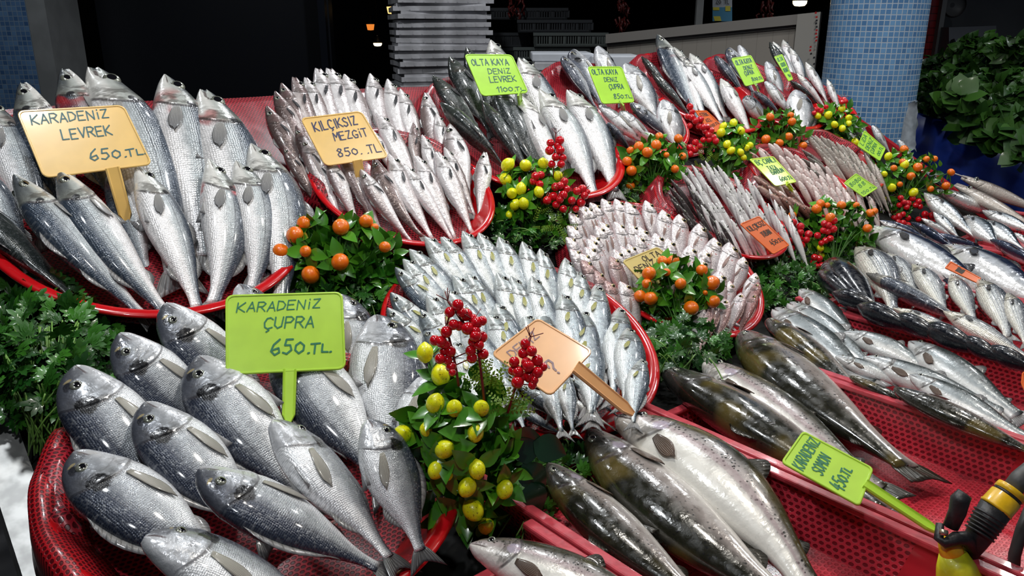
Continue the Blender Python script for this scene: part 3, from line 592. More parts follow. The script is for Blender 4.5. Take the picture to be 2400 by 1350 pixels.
bowl([(787, 512), (1000, 577), (1157, 483)], 'round red bowl with whiting, second from left', netlab='red net draped under the whiting and over the bowl behind', shrink=.93)
bowl(None, 'round red bowl with sea bass behind the yellow fruit spray', cen=(1230, 312), rad=.29, netlab='red net draped under the sea bass behind the yellow fruit')
bowl(None, 'round red bowl with sea bream under the second green tag', cen=(1440, 250), rad=.25, netlab='red net draped under the bream beside second green tag')
bowl(None, 'round red bowl with sea bass under the far orange tag', cen=(1635, 215), rad=.25, netlab='red net draped under the bass beside far orange tag')
bowl(None, 'round red bowl with sea bream nearest the white panel', cen=(1790, 215), rad=.25, netlab='red net draped under the bream near the white panel')
bowl(None, 'round red bowl with sea bass next to the tiled pillar', cen=(1905, 232), rad=.19, netlab='red net draped under the bass next to tiled pillar')
bowl([(905, 725), (1440, 1000), (1534, 860)], 'round red bowl with rows of bluefish in the middle', netlab='red net draped under the bluefish in the middle bowl', drop=1.0, shrink=1.0, rest=(.86, 21))
bowl([(1322, 590), (1690, 795), (1787, 718)], 'round red bowl with pink pandora fish', netlab='red net draped under the pink pandora fish')
bowl(None, 'large round red bowl with bream at the front left', cen=(622, 1085), rad=.268, netlab='red net draped under the bream in the front left bowl', drop=1.02, left=(140, 235), shrink=.98, rest=(.74, 16))
bowl(None, 'red bowl hidden under the heap of smelt', cen=(1690, 495), rad=.20, net=(.012, .04), netlab='red net draped under the heap of smelt')
bowl(None, 'red bowl hidden under the heap of red mullet', cen=(1880, 425), rad=.19, net=(.012, .04), netlab='red net draped under the heap of red mullet')
bowl(None, 'red bowl hidden under the grey gobies', cen=(1965, 372), rad=.17, net=(.012, .04), netlab='red net draped under the grey gobies')
# red cloth hanging over the front left bowl's outer side
# ---------------------------------------------------------------- rectangular mesh crates on the flat shelf
def basket_mat(name, col, hole, sc):
    b = NB(name); o = b.sep(b.n('ShaderNodeUVMap').outputs[0]); u = b.m('MULTIPLY', o[0], sc); v = b.m('MULTIPLY', o[1], sc*1.25)
    sh = b.m('MULTIPLY', b.m('MODULO', b.m('FLOOR', v), 2.0), .5); fx = b.m('SUBTRACT', b.m('FRACT', b.m('ADD', u, b.m('ABSOLUTE', sh))), .5); fy = b.m('SUBTRACT', b.m('FRACT', v), .5)
    r = b.m('SQRT', b.m('ADD', b.m('MULTIPLY', fx, fx), b.m('MULTIPLY', fy, fy))); hl = b.step(r, .38, .27); nz = b.noise(b.obj(), 14, 3)
    c = b.mix(b.m('MULTIPLY', hl, .92), b.mix(b.step(nz, .35, .65), col, tuple(x*.85 for x in col)), hole)
    drops = b.step(b.vor(b.obj(), 190, 1.0), .22, .10)
    b.bump(b.m('ADD', b.m('SUBTRACT', b.m('MULTIPLY', nz, .4), b.m('MULTIPLY', hl, .6)), b.m('MULTIPLY', drops, .5)), .7, .004)
    return b.set(Base_Color=c, Roughness=.32, Coat_Weight=.5, Coat_Roughness=.1)
BSK = basket_mat('red_crate_mesh', (.60, .038, .062), (.15, .006, .012), 92); BSKF = basket_mat('red_crate_floor', (.62, .034, .055), (.42, .016, .028), 105)
BSKR = simple('red_crate_rim', (.52, .055, .075), .3, coat=.5, var=.12, nscale=60, bump=.15); BSKS = simple('red_crate_solid', (.46, .018, .03), .3, coat=.5, var=.12, nscale=20)
def crate(x0, x1, y0, y1, label, h=.085):
    e = empty('fish_crate', (x0, y0, ZS)); tag(e, label, 'crate', 'red plastic fish crates on the shelf'); o = (x0, y0, ZS); w, l = x1-x0, y1-y0; s = .028
    def wall(name, A, B, C_, D, mat, nu=2):
        pts = [np.array(p, float) for p in (A, B, C_, D)]; lu = np.linalg.norm(pts[1]-pts[0]); lv = np.linalg.norm(pts[3]-pts[0])
        P = np.array([[pts[0], pts[1]], [pts[3], pts[2]]]); UV = np.array([[(0, 0), (lu, 0)], [(0, lv), (lu, lv)]])
        q = link(name, grid_mesh(name, P, UV, mat, False), e); q.modifiers.new('solid', 'SOLIDIFY').thickness = .004; return q
    f0 = .006
    wall('crate_floor', (s, s, f0), (w-s, s, f0), (w-s, l-s, f0), (s, l-s, f0), BSKF)
    c = .13                                    # solid panels at the front corners
    wall('mesh_side', (s, s+c, f0), (s, l-s, f0), (.008, l-.008, h), (.008, c+.01, h), BSK); wall('mesh_side', (w-s, l-s, f0), (w-s, s+c, f0), (w-.008, c+.01, h), (w-.008, l-.008, h), BSK)
    wall('solid_corner', (s, s, f0), (s, s+c, f0), (.008, c+.01, h), (.008, .008, h), BSKS); wall('solid_corner', (w-s, s+c, f0), (w-s, s, f0), (w-.008, .008, h), (w-.008, c+.01, h), BSKS)
    wall('front_side', (w-s, s, f0), (s, s, f0), (.008, .008, h), (w-.008, .008, h), BSKS); wall('back_side', (s, l-s, f0), (w-s, l-s, f0), (w-.008, l-.008, h*.5), (.008, l-.008, h*.5), BSK)
    r = MB()
    t = .018
    for a in ((0, t, 0, l), (w-t, w, 0, l), (t, w-t, 0, t)): r.box(a[0], a[1], a[2], a[3], h-.006, h+.004)
    r.box(t, w-t, l-t, l, h*.5-.004, h*.5+.004)
    q = r.build('rim', BSKR, e, False); bv = q.modifiers.new('b', 'BEVEL'); bv.width = .003; bv.segments = 2
    return e
crate(.635, 1.00, .20, .84, 'red mesh crate with three big trout, nearest the lemon spray')
crate(1.005, 1.375, .20, .84, 'red mesh crate with trout behind the green tag and spray gun')
crate(1.38, 1.745, .16, .86, 'red mesh crate with many silver trout')
crate(1.75, 2.15, .20, .98, 'red mesh crate with striped grey mullet')
crate(2.155, 2.62, .30, 1.03, 'red mesh crate with bonito and mackerel behind the mullet')
crate(2.625, 3.25, .45, 1.03, 'farthest red mesh crate under mackerel near the blue cloth')
crate(.26, .63, .14, .70, 'red mesh crate at the bottom edge under the nearest trout')
# ================================================================ fish: (head x, head y, tail x, tail y, side its back is on, options) read off the photograph
R_, L_ = 'R', 'L'
# --- sea bass, big left bowl
shoal('bass', {
 'back row of': [(-25, 235, 105, 560, R_, dict(wh=.14, wt=.05)), (52, 195, 180, 520, L_, dict(mouth=.035)), (150, 163, 290, 500, L_, dict(mouth=.04, roll=.1)),
   (222, 160, 412, 640, R_, dict(mouth=.04, bz=.03)), (390, 177, 480, 600, R_, dict(bz=.02)), (480, 212, 605, 650, R_, dict(mouth=.03, bz=.02)), (592, 338, 655, 705, R_, dict(bz=.06, roll=.1, k=1.12)),
   (262, 372, 345, 640, L_, dict(wh=.12, wt=.03))],
 'front row of': [(-70, 370, 70, 640, R_, dict(wh=.13)), (30, 410, 335, 738, L_, dict(roll=.45, bz=.03)), (135, 397, 392, 735, L_, dict(roll=.25, bz=.03)),
   (322, 388, 462, 722, R_, dict(roll=-.2, bz=.02)), (492, 374, 498, 712, R_, dict(roll=-.15, bz=.07, k=1.08)), (556, 378, 590, 680, R_, dict(bz=.07, k=1.2, roll=.1))],
}, 'silver sea bass', 'left red bowl', 'sea bass in the large left bowl', wh=.16, wt=.06)
shoal('bassdark', {'left edge of': [(-120, 440, 175, 700, L_, dict(roll=.7, wh=.13, wt=.06))]}, 'dark-backed sea bass under the others', 'left red bowl', 'sea bass in the large left bowl')
# --- whiting bowl
W1 = {
 'back row of': [(623, 250, 735, 450, L_, dict(key='whitingdark', look='brown whiting')), (643, 215, 735, 400, L_, dict(key='whitingdark', look='brown whiting')), (658, 196, 745, 385, L_, dict(key='whitingdark', look='brown whiting')),
   (690, 182, 760, 380, R_, dict(key='whitingdark', look='brown whiting', mouth=.03)), (717, 183, 790, 375, R_, dict(mouth=.02)), (746, 162, 800, 370, R_, dict(mouth=.04, k=1.1)), (772, 162, 850, 380, R_, dict(mouth=.04, k=1.1)),
   (808, 176, 880, 390, R_, dict(k=1.05)), (868, 174, 912, 360, R_, dict(k=1.05)), (909, 187, 960, 390, R_), (939, 210, 990, 400, R_), (997, 218, 1028, 400, L_, dict(mouth=.03)), (1024, 266, 1060, 420, R_), (1052, 292, 1102, 500, L_, dict(k=1.15))],
 'middle row of': [(693, 295, 770, 470, L_, dict(key='whitingdark', look='brown whiting')), (710, 322, 785, 505, L_, dict(look='grey whiting')), (873, 305, 935, 430, R_), (884, 266, 985, 470, R_, dict(bz=.02)), (969, 289, 985, 440, R_, dict(key='whitingdark', look='dark brown whiting')),
   (990, 317, 1050, 480, R_), (1042, 346, 1108, 500, R_)],
 'front row of': [(662, 340, 750, 490, L_, dict(key='whitingdark', look='brown whiting')), (765, 369, 842, 532, L_, dict(look='pinkish whiting', k=1.1)), (797, 344, 893, 545, L_, dict(roll=.2, k=1.1, look='pinkish whiting')),
   (843, 396, 965, 568, L_, dict(k=1.05, bz=.03)), (874, 369, 990, 555, L_, dict(key='whitingdark', look='curled brown whiting', bz=.06, k=1.15)), (912, 362, 1015, 562, R_, dict(bz=-.02, k=1.1)),
   (946, 386, 1060, 562, R_, dict(mouth=.03)), (975, 366, 1068, 560, R_, dict(mouth=.03, k=1.1)), (1024, 357, 1107, 548, R_, dict(k=1.12, mouth=.03)), (1044, 348, 1113, 505, R_), (1136, 357, 1122, 512, L_, dict(k=1.1, mouth=.03)),
   (732, 360, 800, 520, L_, dict(look='grey whiting', wh=.11))],
}
shoal('whiting', W1, 'pale whiting', 'bowl of whiting', 'whiting in the second bowl', wh=.13, wt=.045)
# --- second sea bass bowl
shoal('bass', {
 'far row of': [(1152, 95, 1215, 300, R_), (1222, 137, 1330, 380, R_, dict(mouth=.04, k=1.05))],
 'near row of': [(1222, 226, 1325, 455, R_, dict(roll=-.5, k=1.1)), (1266, 211, 1392, 455, R_, dict(bz=.04, k=1.1)), (1333, 212, 1440, 448, R_, dict(bz=.04, k=1.12, mouth=.02))],
}, 'silver sea bass', 'second sea bass bowl', 'sea bass in the bowl behind the yellow fruit', wh=.15, wt=.06)
for rn, lst in {'left side of': [(1013, 178, 1135, 330, L_, dict(k=1.15)), (1052, 134, 1150, 310, L_, dict(k=1.1)), (1092, 112, 1170, 290, L_), (1032, 240, 1190, 405, L_, dict(roll=.9, k=1.15, bz=.04)),
   (1130, 236, 1250, 420, L_, dict(roll=.6, k=1.0, bz=.03)), (1157, 197, 1285, 430, L_, dict(roll=.4, k=1.05, bz=.03))]}.items():
    shoal('bassdark', {rn: lst}, 'dark sea bass', 'second sea bass bowl', 'dark sea bass in the bowl behind the yellow fruit', wh=.15, wt=.06)
# --- sea bream bowl, far
shoal('bream', {
 'back row of': [(1318, 133, 1395, 250, L_, dict(look='dark sea bream', roll=.3)), (1342, 117, 1410, 245, L_), (1401, 110, 1455, 240, R_, dict(roll=-.3)), (1465, 150, 1545, 290, R_, dict(k=1.1))],
 'front row of': [(1408, 253, 1520, 342, R_, dict(roll=-.1)), (1452, 262, 1545, 345, R_), (1478, 243, 1575, 325, L_), (1555, 235, 1592, 360, R_, dict(k=1.1)), (1425, 288, 1485, 370, L_, dict(roll=.6, look='dark sea bream'))],
}, 'silver sea bream', 'far bream bowl left', 'sea bream in the first far bowl', wh=.14, wt=.06)
# --- sea bass with red gills, far
shoal('bass', {
 'back row of': [(1541, 82, 1640, 285, L_, dict(roll=.1, k=.78, mouth=.03)), (1581, 112, 1650, 270, R_), (1590, 130, 1692, 285, R_, dict(k=1.05)), (1618, 126, 1702, 275, R_, dict(k=1.05))],
 'front row of': [(1528, 171, 1620, 275, L_, dict(key='bassdark', look='dark sea bass', roll=.3)), (1503, 132, 1580, 230, L_, dict(key='bassdark', look='dark sea bass', roll=.4)), (1690, 185, 1762, 320, R_, dict(roll=-.35, k=1.2))],
}, 'pale sea bass with reddened gills', 'far bass pile', 'sea bass in the far row', wh=.14, wt=.06)
# --- bream, farther
shoal('bream', {
 'back row of': [(1676, 132, 1750, 232, L_, dict(roll=.35, look='dark sea bream')), (1707, 113, 1765, 215, L_, dict(look='dark sea bream')), (1732, 107, 1775, 200, R_, dict(roll=-.3)), (1796, 145, 1838, 235, R_)],
 'front row of': [(1768, 215, 1838, 285, L_, dict(roll=.3)), (1742, 232, 1808, 290, L_, dict(roll=.6, look='dark sea bream')), (1793, 191, 1860, 275, R_), (1866, 213, 1888, 325, R_, dict(k=1.15))],
}, 'silver sea bream', 'farther bream bowl right', 'sea bream in the second far bowl', wh=.14, wt=.06)
shoal('bass', {
 'back row of': [(1803, 99, 1860, 195, L_, dict(key='bassdark', look='dark sea bass')), (1812, 98, 1868, 190, R_), (1836, 94, 1868, 190, R_), (1853, 113, 1892, 205, R_), (1889, 146, 1940, 240, R_, dict(look='pinkish sea bass')), (1939, 186, 1970, 265, R_, dict(look='pinkish sea bass'))],
 'front row of': [(1853, 189, 1930, 262, L_, dict(key='bassdark', roll=.6, look='dark sea bass')), (1868, 172, 1936, 255, R_, dict(look='pinkish sea bass'))],
}, 'pale sea bass', 'farthest bass pile by tiled pillar', 'sea bass by the tiled pillar', wh=.14, wt=.06)
shoal('bream', {
 'row of': [(2001, 276, 2045, 350, R_), (2044, 294, 2088, 362, R_), (2106, 328, 2150, 395, R_), (1985, 300, 2020, 350, R_, dict(wh=.10)), (2172, 405, 2215, 440, R_, dict(wh=.1))],
}, 'small silver sea bream', 'bream at far end of stall', 'sea bream at the far end', wh=.13, wt=.06)
fish('bassdark', 2019, 342, 2068, 392, 'L', roll=.8, wh=.13, wt=.08, label='black-backed fish lying beside the tag at the far end', group=None, name='sea_bass')
# --- sea bream bowl, front left
shoal('bream', {
 'back row of': [(383, 715, 640, 985, L_, dict(roll=.1)), (562, 668, 660, 900, R_, dict(wh=0.15)), (790, 690, 880, 960, R_, dict(wh=0.16)), (884, 742, 925, 1095, R_, dict(k=1.0)), (985, 880, 1000, 1140, R_, dict(wh=0.18, k=1.05)),
   (668, 800, 895, 1125, L_, dict(wh=0.18, roll=-.1))],
 'middle row of': [(276, 785, 540, 1055, L_), (172, 862, 440, 1215, L_, dict(roll=.1)), (462, 840, 720, 1180, L_, dict(roll=-.1)), (640, 988, 912, 1305, R_, dict(roll=-.35, k=.95, wh=0.22)), (862, 985, 985, 1290, R_, dict(roll=-.05, k=1.02, wh=0.22))],
 'front row of': [(336, 948, 620, 1255, L_, dict(wh=0.21)), (170, 1065, 540, 1345, L_, dict(wh=0.21)), (462, 1105, 885, 1330, L_, dict(wh=0.22, roll=.1)), (336, 1262, 790, 1460, L_, dict(wh=0.22, roll=-.05))],
}, 'gilt-head sea bream', 'front left bream bowl', 'sea bream in the front left bowl', wh=0.19, wt=.10)
# --- bluefish bowl
def ang(x, x0, x1, a0, a1):
    s = min(1, max(0, (x-x0)/(x1-x0))); return math.radians(a0+(a1-a0)*s)
def fan(heads, x0, x1, a0, a1, L3, backx, jit=3, wh=.1, wt=.05, **kw):
    """heads on an arc; every tail points to the bottom of its bowl"""
    out = []
    for i, hd in enumerate(heads):
        x, y = hd[0], hd[1]; o = dict(kw)
        if len(hd) > 2: o.update(hd[2])
        a = ang(x, x0, x1, a0, a1)+math.radians(random.uniform(-jit, jit)); z = depth(cast(x, y, wh)); L = L3*FPX/z*random.uniform(.94, 1.06)*o.pop('ls', 1)*(.72 if L3 in (.155, .15, .145) and x > 1690 and y > 590 and x < 1800 else 1)
        o.setdefault('k', random.uniform(1.04, 1.18)); o.setdefault('bz', round(random.choice((-.02, 0, 0, .02)), 2)); bk = o.pop('back', 'L' if x < backx else 'R')
        if bk == 'L': o['bz'] = abs(o['bz'])
        out.append((x, y, x+L*math.cos(a), y+L*math.sin(a), bk, o))
    return out
bh1 = [(914, 687), (906, 723), (925, 628), (946, 607), (961, 584, dict(k=1.1)), (997, 555), (1037, 555, dict(mouth=.03)), (1086, 542), (1124, 546), (1171, 556), (1226, 567), (1267, 584), (1326, 606), (1356, 637, dict(mouth=.05)), (1403, 669, dict(mouth=.05)), (1454, 722)]
bh2 = [(1063, 646), (1095, 640), (1042, 677), (1001, 692), (1167, 640), (1199, 648), (1248, 648), (1318, 688), (1367, 726)]
bh3 = [(984, 727), (1146, 736), (1165, 712), (1231, 736), (1269, 726), (1363, 766, dict(ls=.85)), (1473, 770, dict(ls=.8)), (993, 772, dict(look='dark-backed bluefish')), (1085, 750), (1060, 800)]
bh4 = [(1382, 816, dict(ls=.85, k=1.05)), (1507, 842, dict(ls=.72, k=1.05)), (1100, 850, dict(ls=.9)), (1030, 830), (1180, 880, dict(ls=.62)), (1290, 850, dict(ls=.78)), (1325, 872, dict(ls=.66))]
B1 = dict(x0=920, x1=1500, a0=47, a1=96)
shoal('blue', {
 'back row of': fan(bh1, L3=.205, backx=930, wh=.11, **B1), 'second row of': fan(bh2, L3=.205, backx=930, wh=.14, **B1), 'third row of': fan(bh3, L3=.2, backx=1000, wh=.125, **B1),
 'front row of': [(*r[:5], {**r[5], 'wt': .12, 'wh': .155, 'k': .88}) for r in fan(bh4, L3=.165, k=.95, backx=1130, wh=.13, **B1)]+[(1200, 952, 1318, 1018, L_, dict(wh=.14, wt=.09, k=1.1, mouth=.04)), (1215, 905, 1385, 1008, L_, dict(wh=.15, wt=.09, look='long bluefish')),
   (1285, 905, 1432, 1000, R_, dict(wh=.15, wt=.09, roll=-.3, look='pale bluefish')), (1330, 885, 1448, 975, L_, dict(wh=.15, wt=.08, look='dark-backed bluefish'))],
}, 'silver bluefish', 'bluefish bowl', 'bluefish in the middle bowl', wh=.165, wt=.125)
# --- pandora bowl
ph1 = [(1334, 499), (1355, 486), (1365, 483), (1384, 475), (1411, 466), (1442, 466), (1468, 473), (1513, 470, dict(k=1.12)), (1553, 492, dict(k=1.1)), (1592, 503, dict(k=1.1)), (1639, 525, dict(k=1.15)), (1675, 558), (1710, 569), (1744, 603),
       (1772, 640), (1777, 661, dict(key='pandorared', look='brownish pandora')), (1771, 687, dict(key='pandorared', look='brownish pandora'))]
ph2 = [(1330, 529), (1405, 519), (1396, 529), (1441, 520), (1474, 523), (1499, 532), (1490, 550), (1536, 547), (1565, 559), (1617, 575), (1653, 584), (1644, 605), (1686, 636), (1712, 659), (1738, 686, dict(k=1.2)), (1700, 700)]
ph3 = [(1327, 556), (1384, 551), (1377, 560), (1371, 579), (1359, 594), (1336, 584), (1439, 585), (1455, 577), (1472, 572), (1430, 601, dict(key='pandorared', look='reddish pandora')), (1395, 634, dict(key='pandorared', look='reddish pandora')),
       (1419, 658, dict(key='pandorared', look='reddish pandora')), (1454, 660), (1362, 610, dict(key='pandorared', look='reddish pandora')), (1640, 690), (1670, 690), (1560, 600), (1600, 620), (1520, 610)]
P1 = dict(x0=1340, x1=1770, a0=55, a1=112)
shoal('pandora', {'back row of': fan(ph1, L3=.155, backx=1300, wh=.10, **P1), 'second row of': fan(ph2, L3=.15, backx=1300, wh=.11, **P1),
  'front rows of': fan(ph3, L3=.145, backx=1300, wh=.12, **P1)+[(1650, 725, 1735, 782, L_, dict(wh=.08, wt=.05)), (1690, 745, 1750, 772, L_, dict(wh=.07, wt=.05)), (1655, 752, 1705, 786, L_, dict(wh=.08, wt=.05))]},
  'pink pandora fish', 'pandora bowl', 'pandora in the round bowl', wt=.05)
# --- smelt pile
rows_ = {}
base_ = [(1587, 394), (1595, 389), (1607, 392), (1616, 388), (1626, 389), (1640, 380), (1649, 381), (1660, 394), (1669, 392), (1679, 388), (1695, 401), (1712, 405), (1722, 412), (1749, 421), (1769, 436), (1795, 441), (1818, 464), (1842, 479)]
T1 = dict(x0=1570, x1=1860, a0=56, a1=70)
names = ['first', 'second', 'third', 'fourth', 'fifth']
for r in range(4):
    hs = []
    for j, (x, y) in enumerate(base_):
        xx = x+r*30+(j % 2)*5+random.uniform(-4, 4); yy = y+r*42+random.uniform(-4, 4)
        if xx > 1862 or (r == 3 and xx > 1800) or (1700 < xx < 1860 and yy > 545): continue
        hs.append((xx, yy))
    rows_[names[r]+' tier of'] = fan(hs, L3=.14, backx=0, wh=.075+.012*r, k=1.45, **T1)
shoal('thin', rows_, 'thin silver smelt', 'smelt pile', 'smelt pile', wt=.04)
dk = []
for i, (x, y) in enumerate([(1572, 420), (1568, 437), (1567, 452), (1573, 466), (1585, 452), (1590, 480), (1622, 468), (1628, 452), (1632, 490), (1650, 478), (1662, 505), (1672, 530), (1690, 545), (1605, 420), (1612, 436), (1640, 520), (1685, 520), (1705, 560), (1720, 575), (1600, 500), (1625, 515)]):
    dk.append((x, y))
shoal('thindark', {'dark left side of': fan(dk, L3=.15, backx=3000, wh=.10, k=1.4, roll=.3, **T1)}, 'dark-backed smelt', 'smelt pile', 'dark smelt pile', wt=.04)
# --- red mullet pile
mrow = [(1757, 357), (1768, 349), (1781, 345), (1794, 333), (1816, 336), (1829, 345), (1841, 355), (1858, 364), (1877, 369), (1893, 378), (1911, 379), (1930, 391), (1951, 408), (1981, 428), (2007, 449), (2032, 462)]
rows_ = {}
M1 = dict(x0=1760, x1=2040, a0=50, a1=75)
for r in range(4):
    hs = []
    for j, (x, y) in enumerate(mrow):
        xx = x+r*24+(j % 2)*6+random.uniform(-3, 3); yy = y+r*30+random.uniform(-3, 3)
        if yy > 505 or (r and xx > 2030) or yy > 300+(xx-1640)*.50+90: continue
        hs.append((xx, yy))
    rows_[names[r]+' tier of'] = fan(hs, L3=.135, backx=0, wh=.07+.012*r, k=1.25, **M1)
shoal('redmullet', rows_, 'speckled red mullet', 'red mullet pile', 'red mullet pile', wt=.04)
shoal('brownmullet', {'left side of': fan([(1766, 413), (1782, 424), (1799, 436), (1818, 449), (1836, 439), (1846, 462), (1858, 470), (1870, 478), (1828, 462), (1884, 482), (1775, 436), (1805, 455)], L3=.14, backx=3000, wh=.11, x0=1760, x1=1900, a0=40, a1=45)},
  'brownish red mullet', 'red mullet pile', 'brown mullet pile', wt=.05)
# --- gobies
rows_ = {}
grow = [(1889, 316), (1900, 316), (1911, 315), (1926, 319), (1942, 324), (1958, 330), (1973, 336), (1986, 343), (2000, 352), (2020, 348), (2030, 356)]
for r in range(3):
    rows_[names[r]+' tier of'] = fan([(x+r*22+random.uniform(-3, 3), y+r*26+random.uniform(-3, 3)) for x, y in grow if x+r*22 < 2062 and y+r*26 < 425], L3=.16, backx=0, wh=.07+.012*r, k=1.6, x0=1880, x1=2040, a0=48, a1=66)
rows_['left side of'] = fan([(1881, 352), (1880, 372), (1892, 392), (1893, 368)], L3=.17, backx=0, wh=.08, k=1.3, x0=1880, x1=2040, a0=40, a1=60)
shoal('grey', rows_, 'slender grey goby', 'goby pile', 'goby pile', wt=.04)
# --- grey mullet basket, bonito and mackerel basket
shoal('greymullet', {
 'row across': [(2008, 580, 2092, 728, R_, dict(bz=.05, k=1.2)), (2067, 592, 2152, 705, R_, dict(bz=.03, k=1.2)), (2140, 619, 2215, 735, R_, dict(bz=.03, k=1.15)), (2230, 643, 2285, 755, R_, dict(k=1.15)), (2294, 655, 2362, 790, R_, dict(k=1.15, bz=.03)), (2363, 686, 2405, 805, R_, dict(k=1.15))],
 'front of': [(2094, 722, 2270, 790, R_, dict(wh=.09)), (2212, 729, 2410, 838, R_, dict(wh=.10, k=1.1)), (2030, 640, 2280, 765, L_, dict(roll=.5, wh=.11, look='dark-backed grey mullet'))],
}, 'striped grey mullet', 'mullet basket', 'grey mullet', wh=.12, wt=.06)
shoal('blackmullet', {
 'blue-black row in front of': [(1937, 614, 2025, 705, L_, dict(roll=.7, k=1.15)), (1918, 636, 1998, 700, L_, dict(roll=.7, k=1.15)), (1950, 684, 2052, 722, L_), (2008, 714, 2118, 762, L_), (2090, 738, 2192, 785, L_), (2160, 760, 2280, 815, L_), (2250, 790, 2338, 838, L_), (2308, 812, 2415, 862, L_)],
}, 'blue-black fish belly down', 'mullet basket', 'black fish row', wh=.125, wt=.115, roll=1.1, k=1.45, stretch=1.3)
shoal('bonito', {
 'bonito row of': [(2037, 530, 2360, 722, R_, dict(k=1.0)), (2212, 575, 2500, 745, R_, dict(k=1.05)), (2062, 516, 2210, 590, R_, dict(roll=.8, look='dark-backed bonito')), (2135, 520, 2265, 600, L_, dict(roll=.9, look='dark-backed bonito')),
   (2180, 547, 2345, 600, L_, dict(roll=.9, look='dark-backed bonito')), (2320, 561, 2470, 640, L_, dict(roll=.9, look='dark-backed bonito')), (2190, 635, 2290, 720, L_, dict(roll=.8, wh=.08, look='dark-backed bonito'))],
}, 'large silver bonito', 'fish basket behind', 'bonito', wh=.11, wt=.07)
shoal('mackerel', {
 'left part of': [(2166, 452, 2290, 560, R_, dict(k=1.1)), (2188, 497, 2250, 560, R_, dict(k=1.2)), (2160, 512, 2240, 560, R_), (2259, 507, 2345, 580, R_, dict(k=1.2)), (2195, 445, 2340, 508, R_)],
 'right part of': [(2302, 517, 2400, 585, R_, dict(k=1.15)), (2302, 493, 2440, 552, R_), (2378, 545, 2440, 590, R_), (2265, 455, 2400, 510, R_, dict(look='large pale mackerel'))],
}, 'mackerel with wavy back', 'far right mackerel basket', 'mackerel', wh=.11, wt=.07)
shoal('grey', {'far corner of': [(2240, 432, 2440, 540, R_, dict(k=1.4, mouth=.05)), (2254, 414, 2460, 505, R_, dict(k=1.5, mouth=.05))]}, 'long brown fish with open mouth', 'stall beside blue cloth', 'long brown fish', wh=.11, wt=.07)
# --- silver trout basket
shoal('silvertrout', {
 'back row of': [(1876, 680, 2010, 800, R_, dict(look='bluish silver trout')), (1850, 712, 2040, 862, R_, dict(look='bluish silver trout', mouth=.02)), (1815, 726, 2040, 900, R_, dict(look='bluish silver trout', mouth=.02)),
   (1978, 780, 2185, 880, R_, dict(k=1.2, bz=.05)), (2132, 803, 2385, 975, R_, dict(k=1.1))],
 'front row of': [(1958, 835, 2150, 910, R_), (2025, 838, 2350, 965, R_), (2133, 880, 2405, 1025, R_, dict(wh=.10, wt=.08)), (1797, 750, 2015, 920, L_, dict(key='troutdark', look='black-backed trout', roll=.3)),
   (1992, 883, 2190, 985, L_, dict(key='troutdark', look='olive-backed trout', roll=.6, wh=.10)), (2095, 912, 2430, 1065, L_, dict(key='troutdark', look='olive-backed trout', roll=.2, wh=.11, bz=.02, wt=.09))],
}, 'silver spotted trout', 'rear trout basket', 'trout in the rear basket', wh=.09, wt=.06)
# --- two front trout baskets
shoal('trout', {
 'middle basket': [(1738, 783, 2128, 1095, L_, dict(key='troutdark', roll=.15, bz=.05, k=1.05, look='large dark trout')), (1650, 850, 2060, 1150, R_, dict(roll=-.1, k=.95, wh=.07, look='spotted pale trout')), (1556, 868, 2075, 1195, L_, dict(key='troutdark', roll=.3, look='olive-backed trout'))],
}, 'large spotted trout', 'behind green tag', 'trout in the middle basket', wh=.075, wt=.04)
shoal('trout', {
 'front basket': [(1281, 1092, 1680, 1440, L_, dict(key='troutdark', roll=.15, bz=.04, look='dark trout')), (1376, 1014, 1890, 1445, L_, dict(key='troutdark', bz=.04, roll=-.1, look='olive spotted trout')),
   (1448, 980, 1905, 1400, R_, dict(roll=-.12, k=1.15, bz=.08, wh=.10, look='big white-bellied trout', mouth=.01))],
}, 'trout', 'beside red rim', 'trout in the front basket', wh=.085, wt=.04)
fish('trout', 1103, 1278, 1620, 1500, 'R', roll=-.15, wh=.10, wt=.06, k=1.1, bz=.03, label='pale trout head at bottom edge, nearest the viewer below the lemons', name='trout')
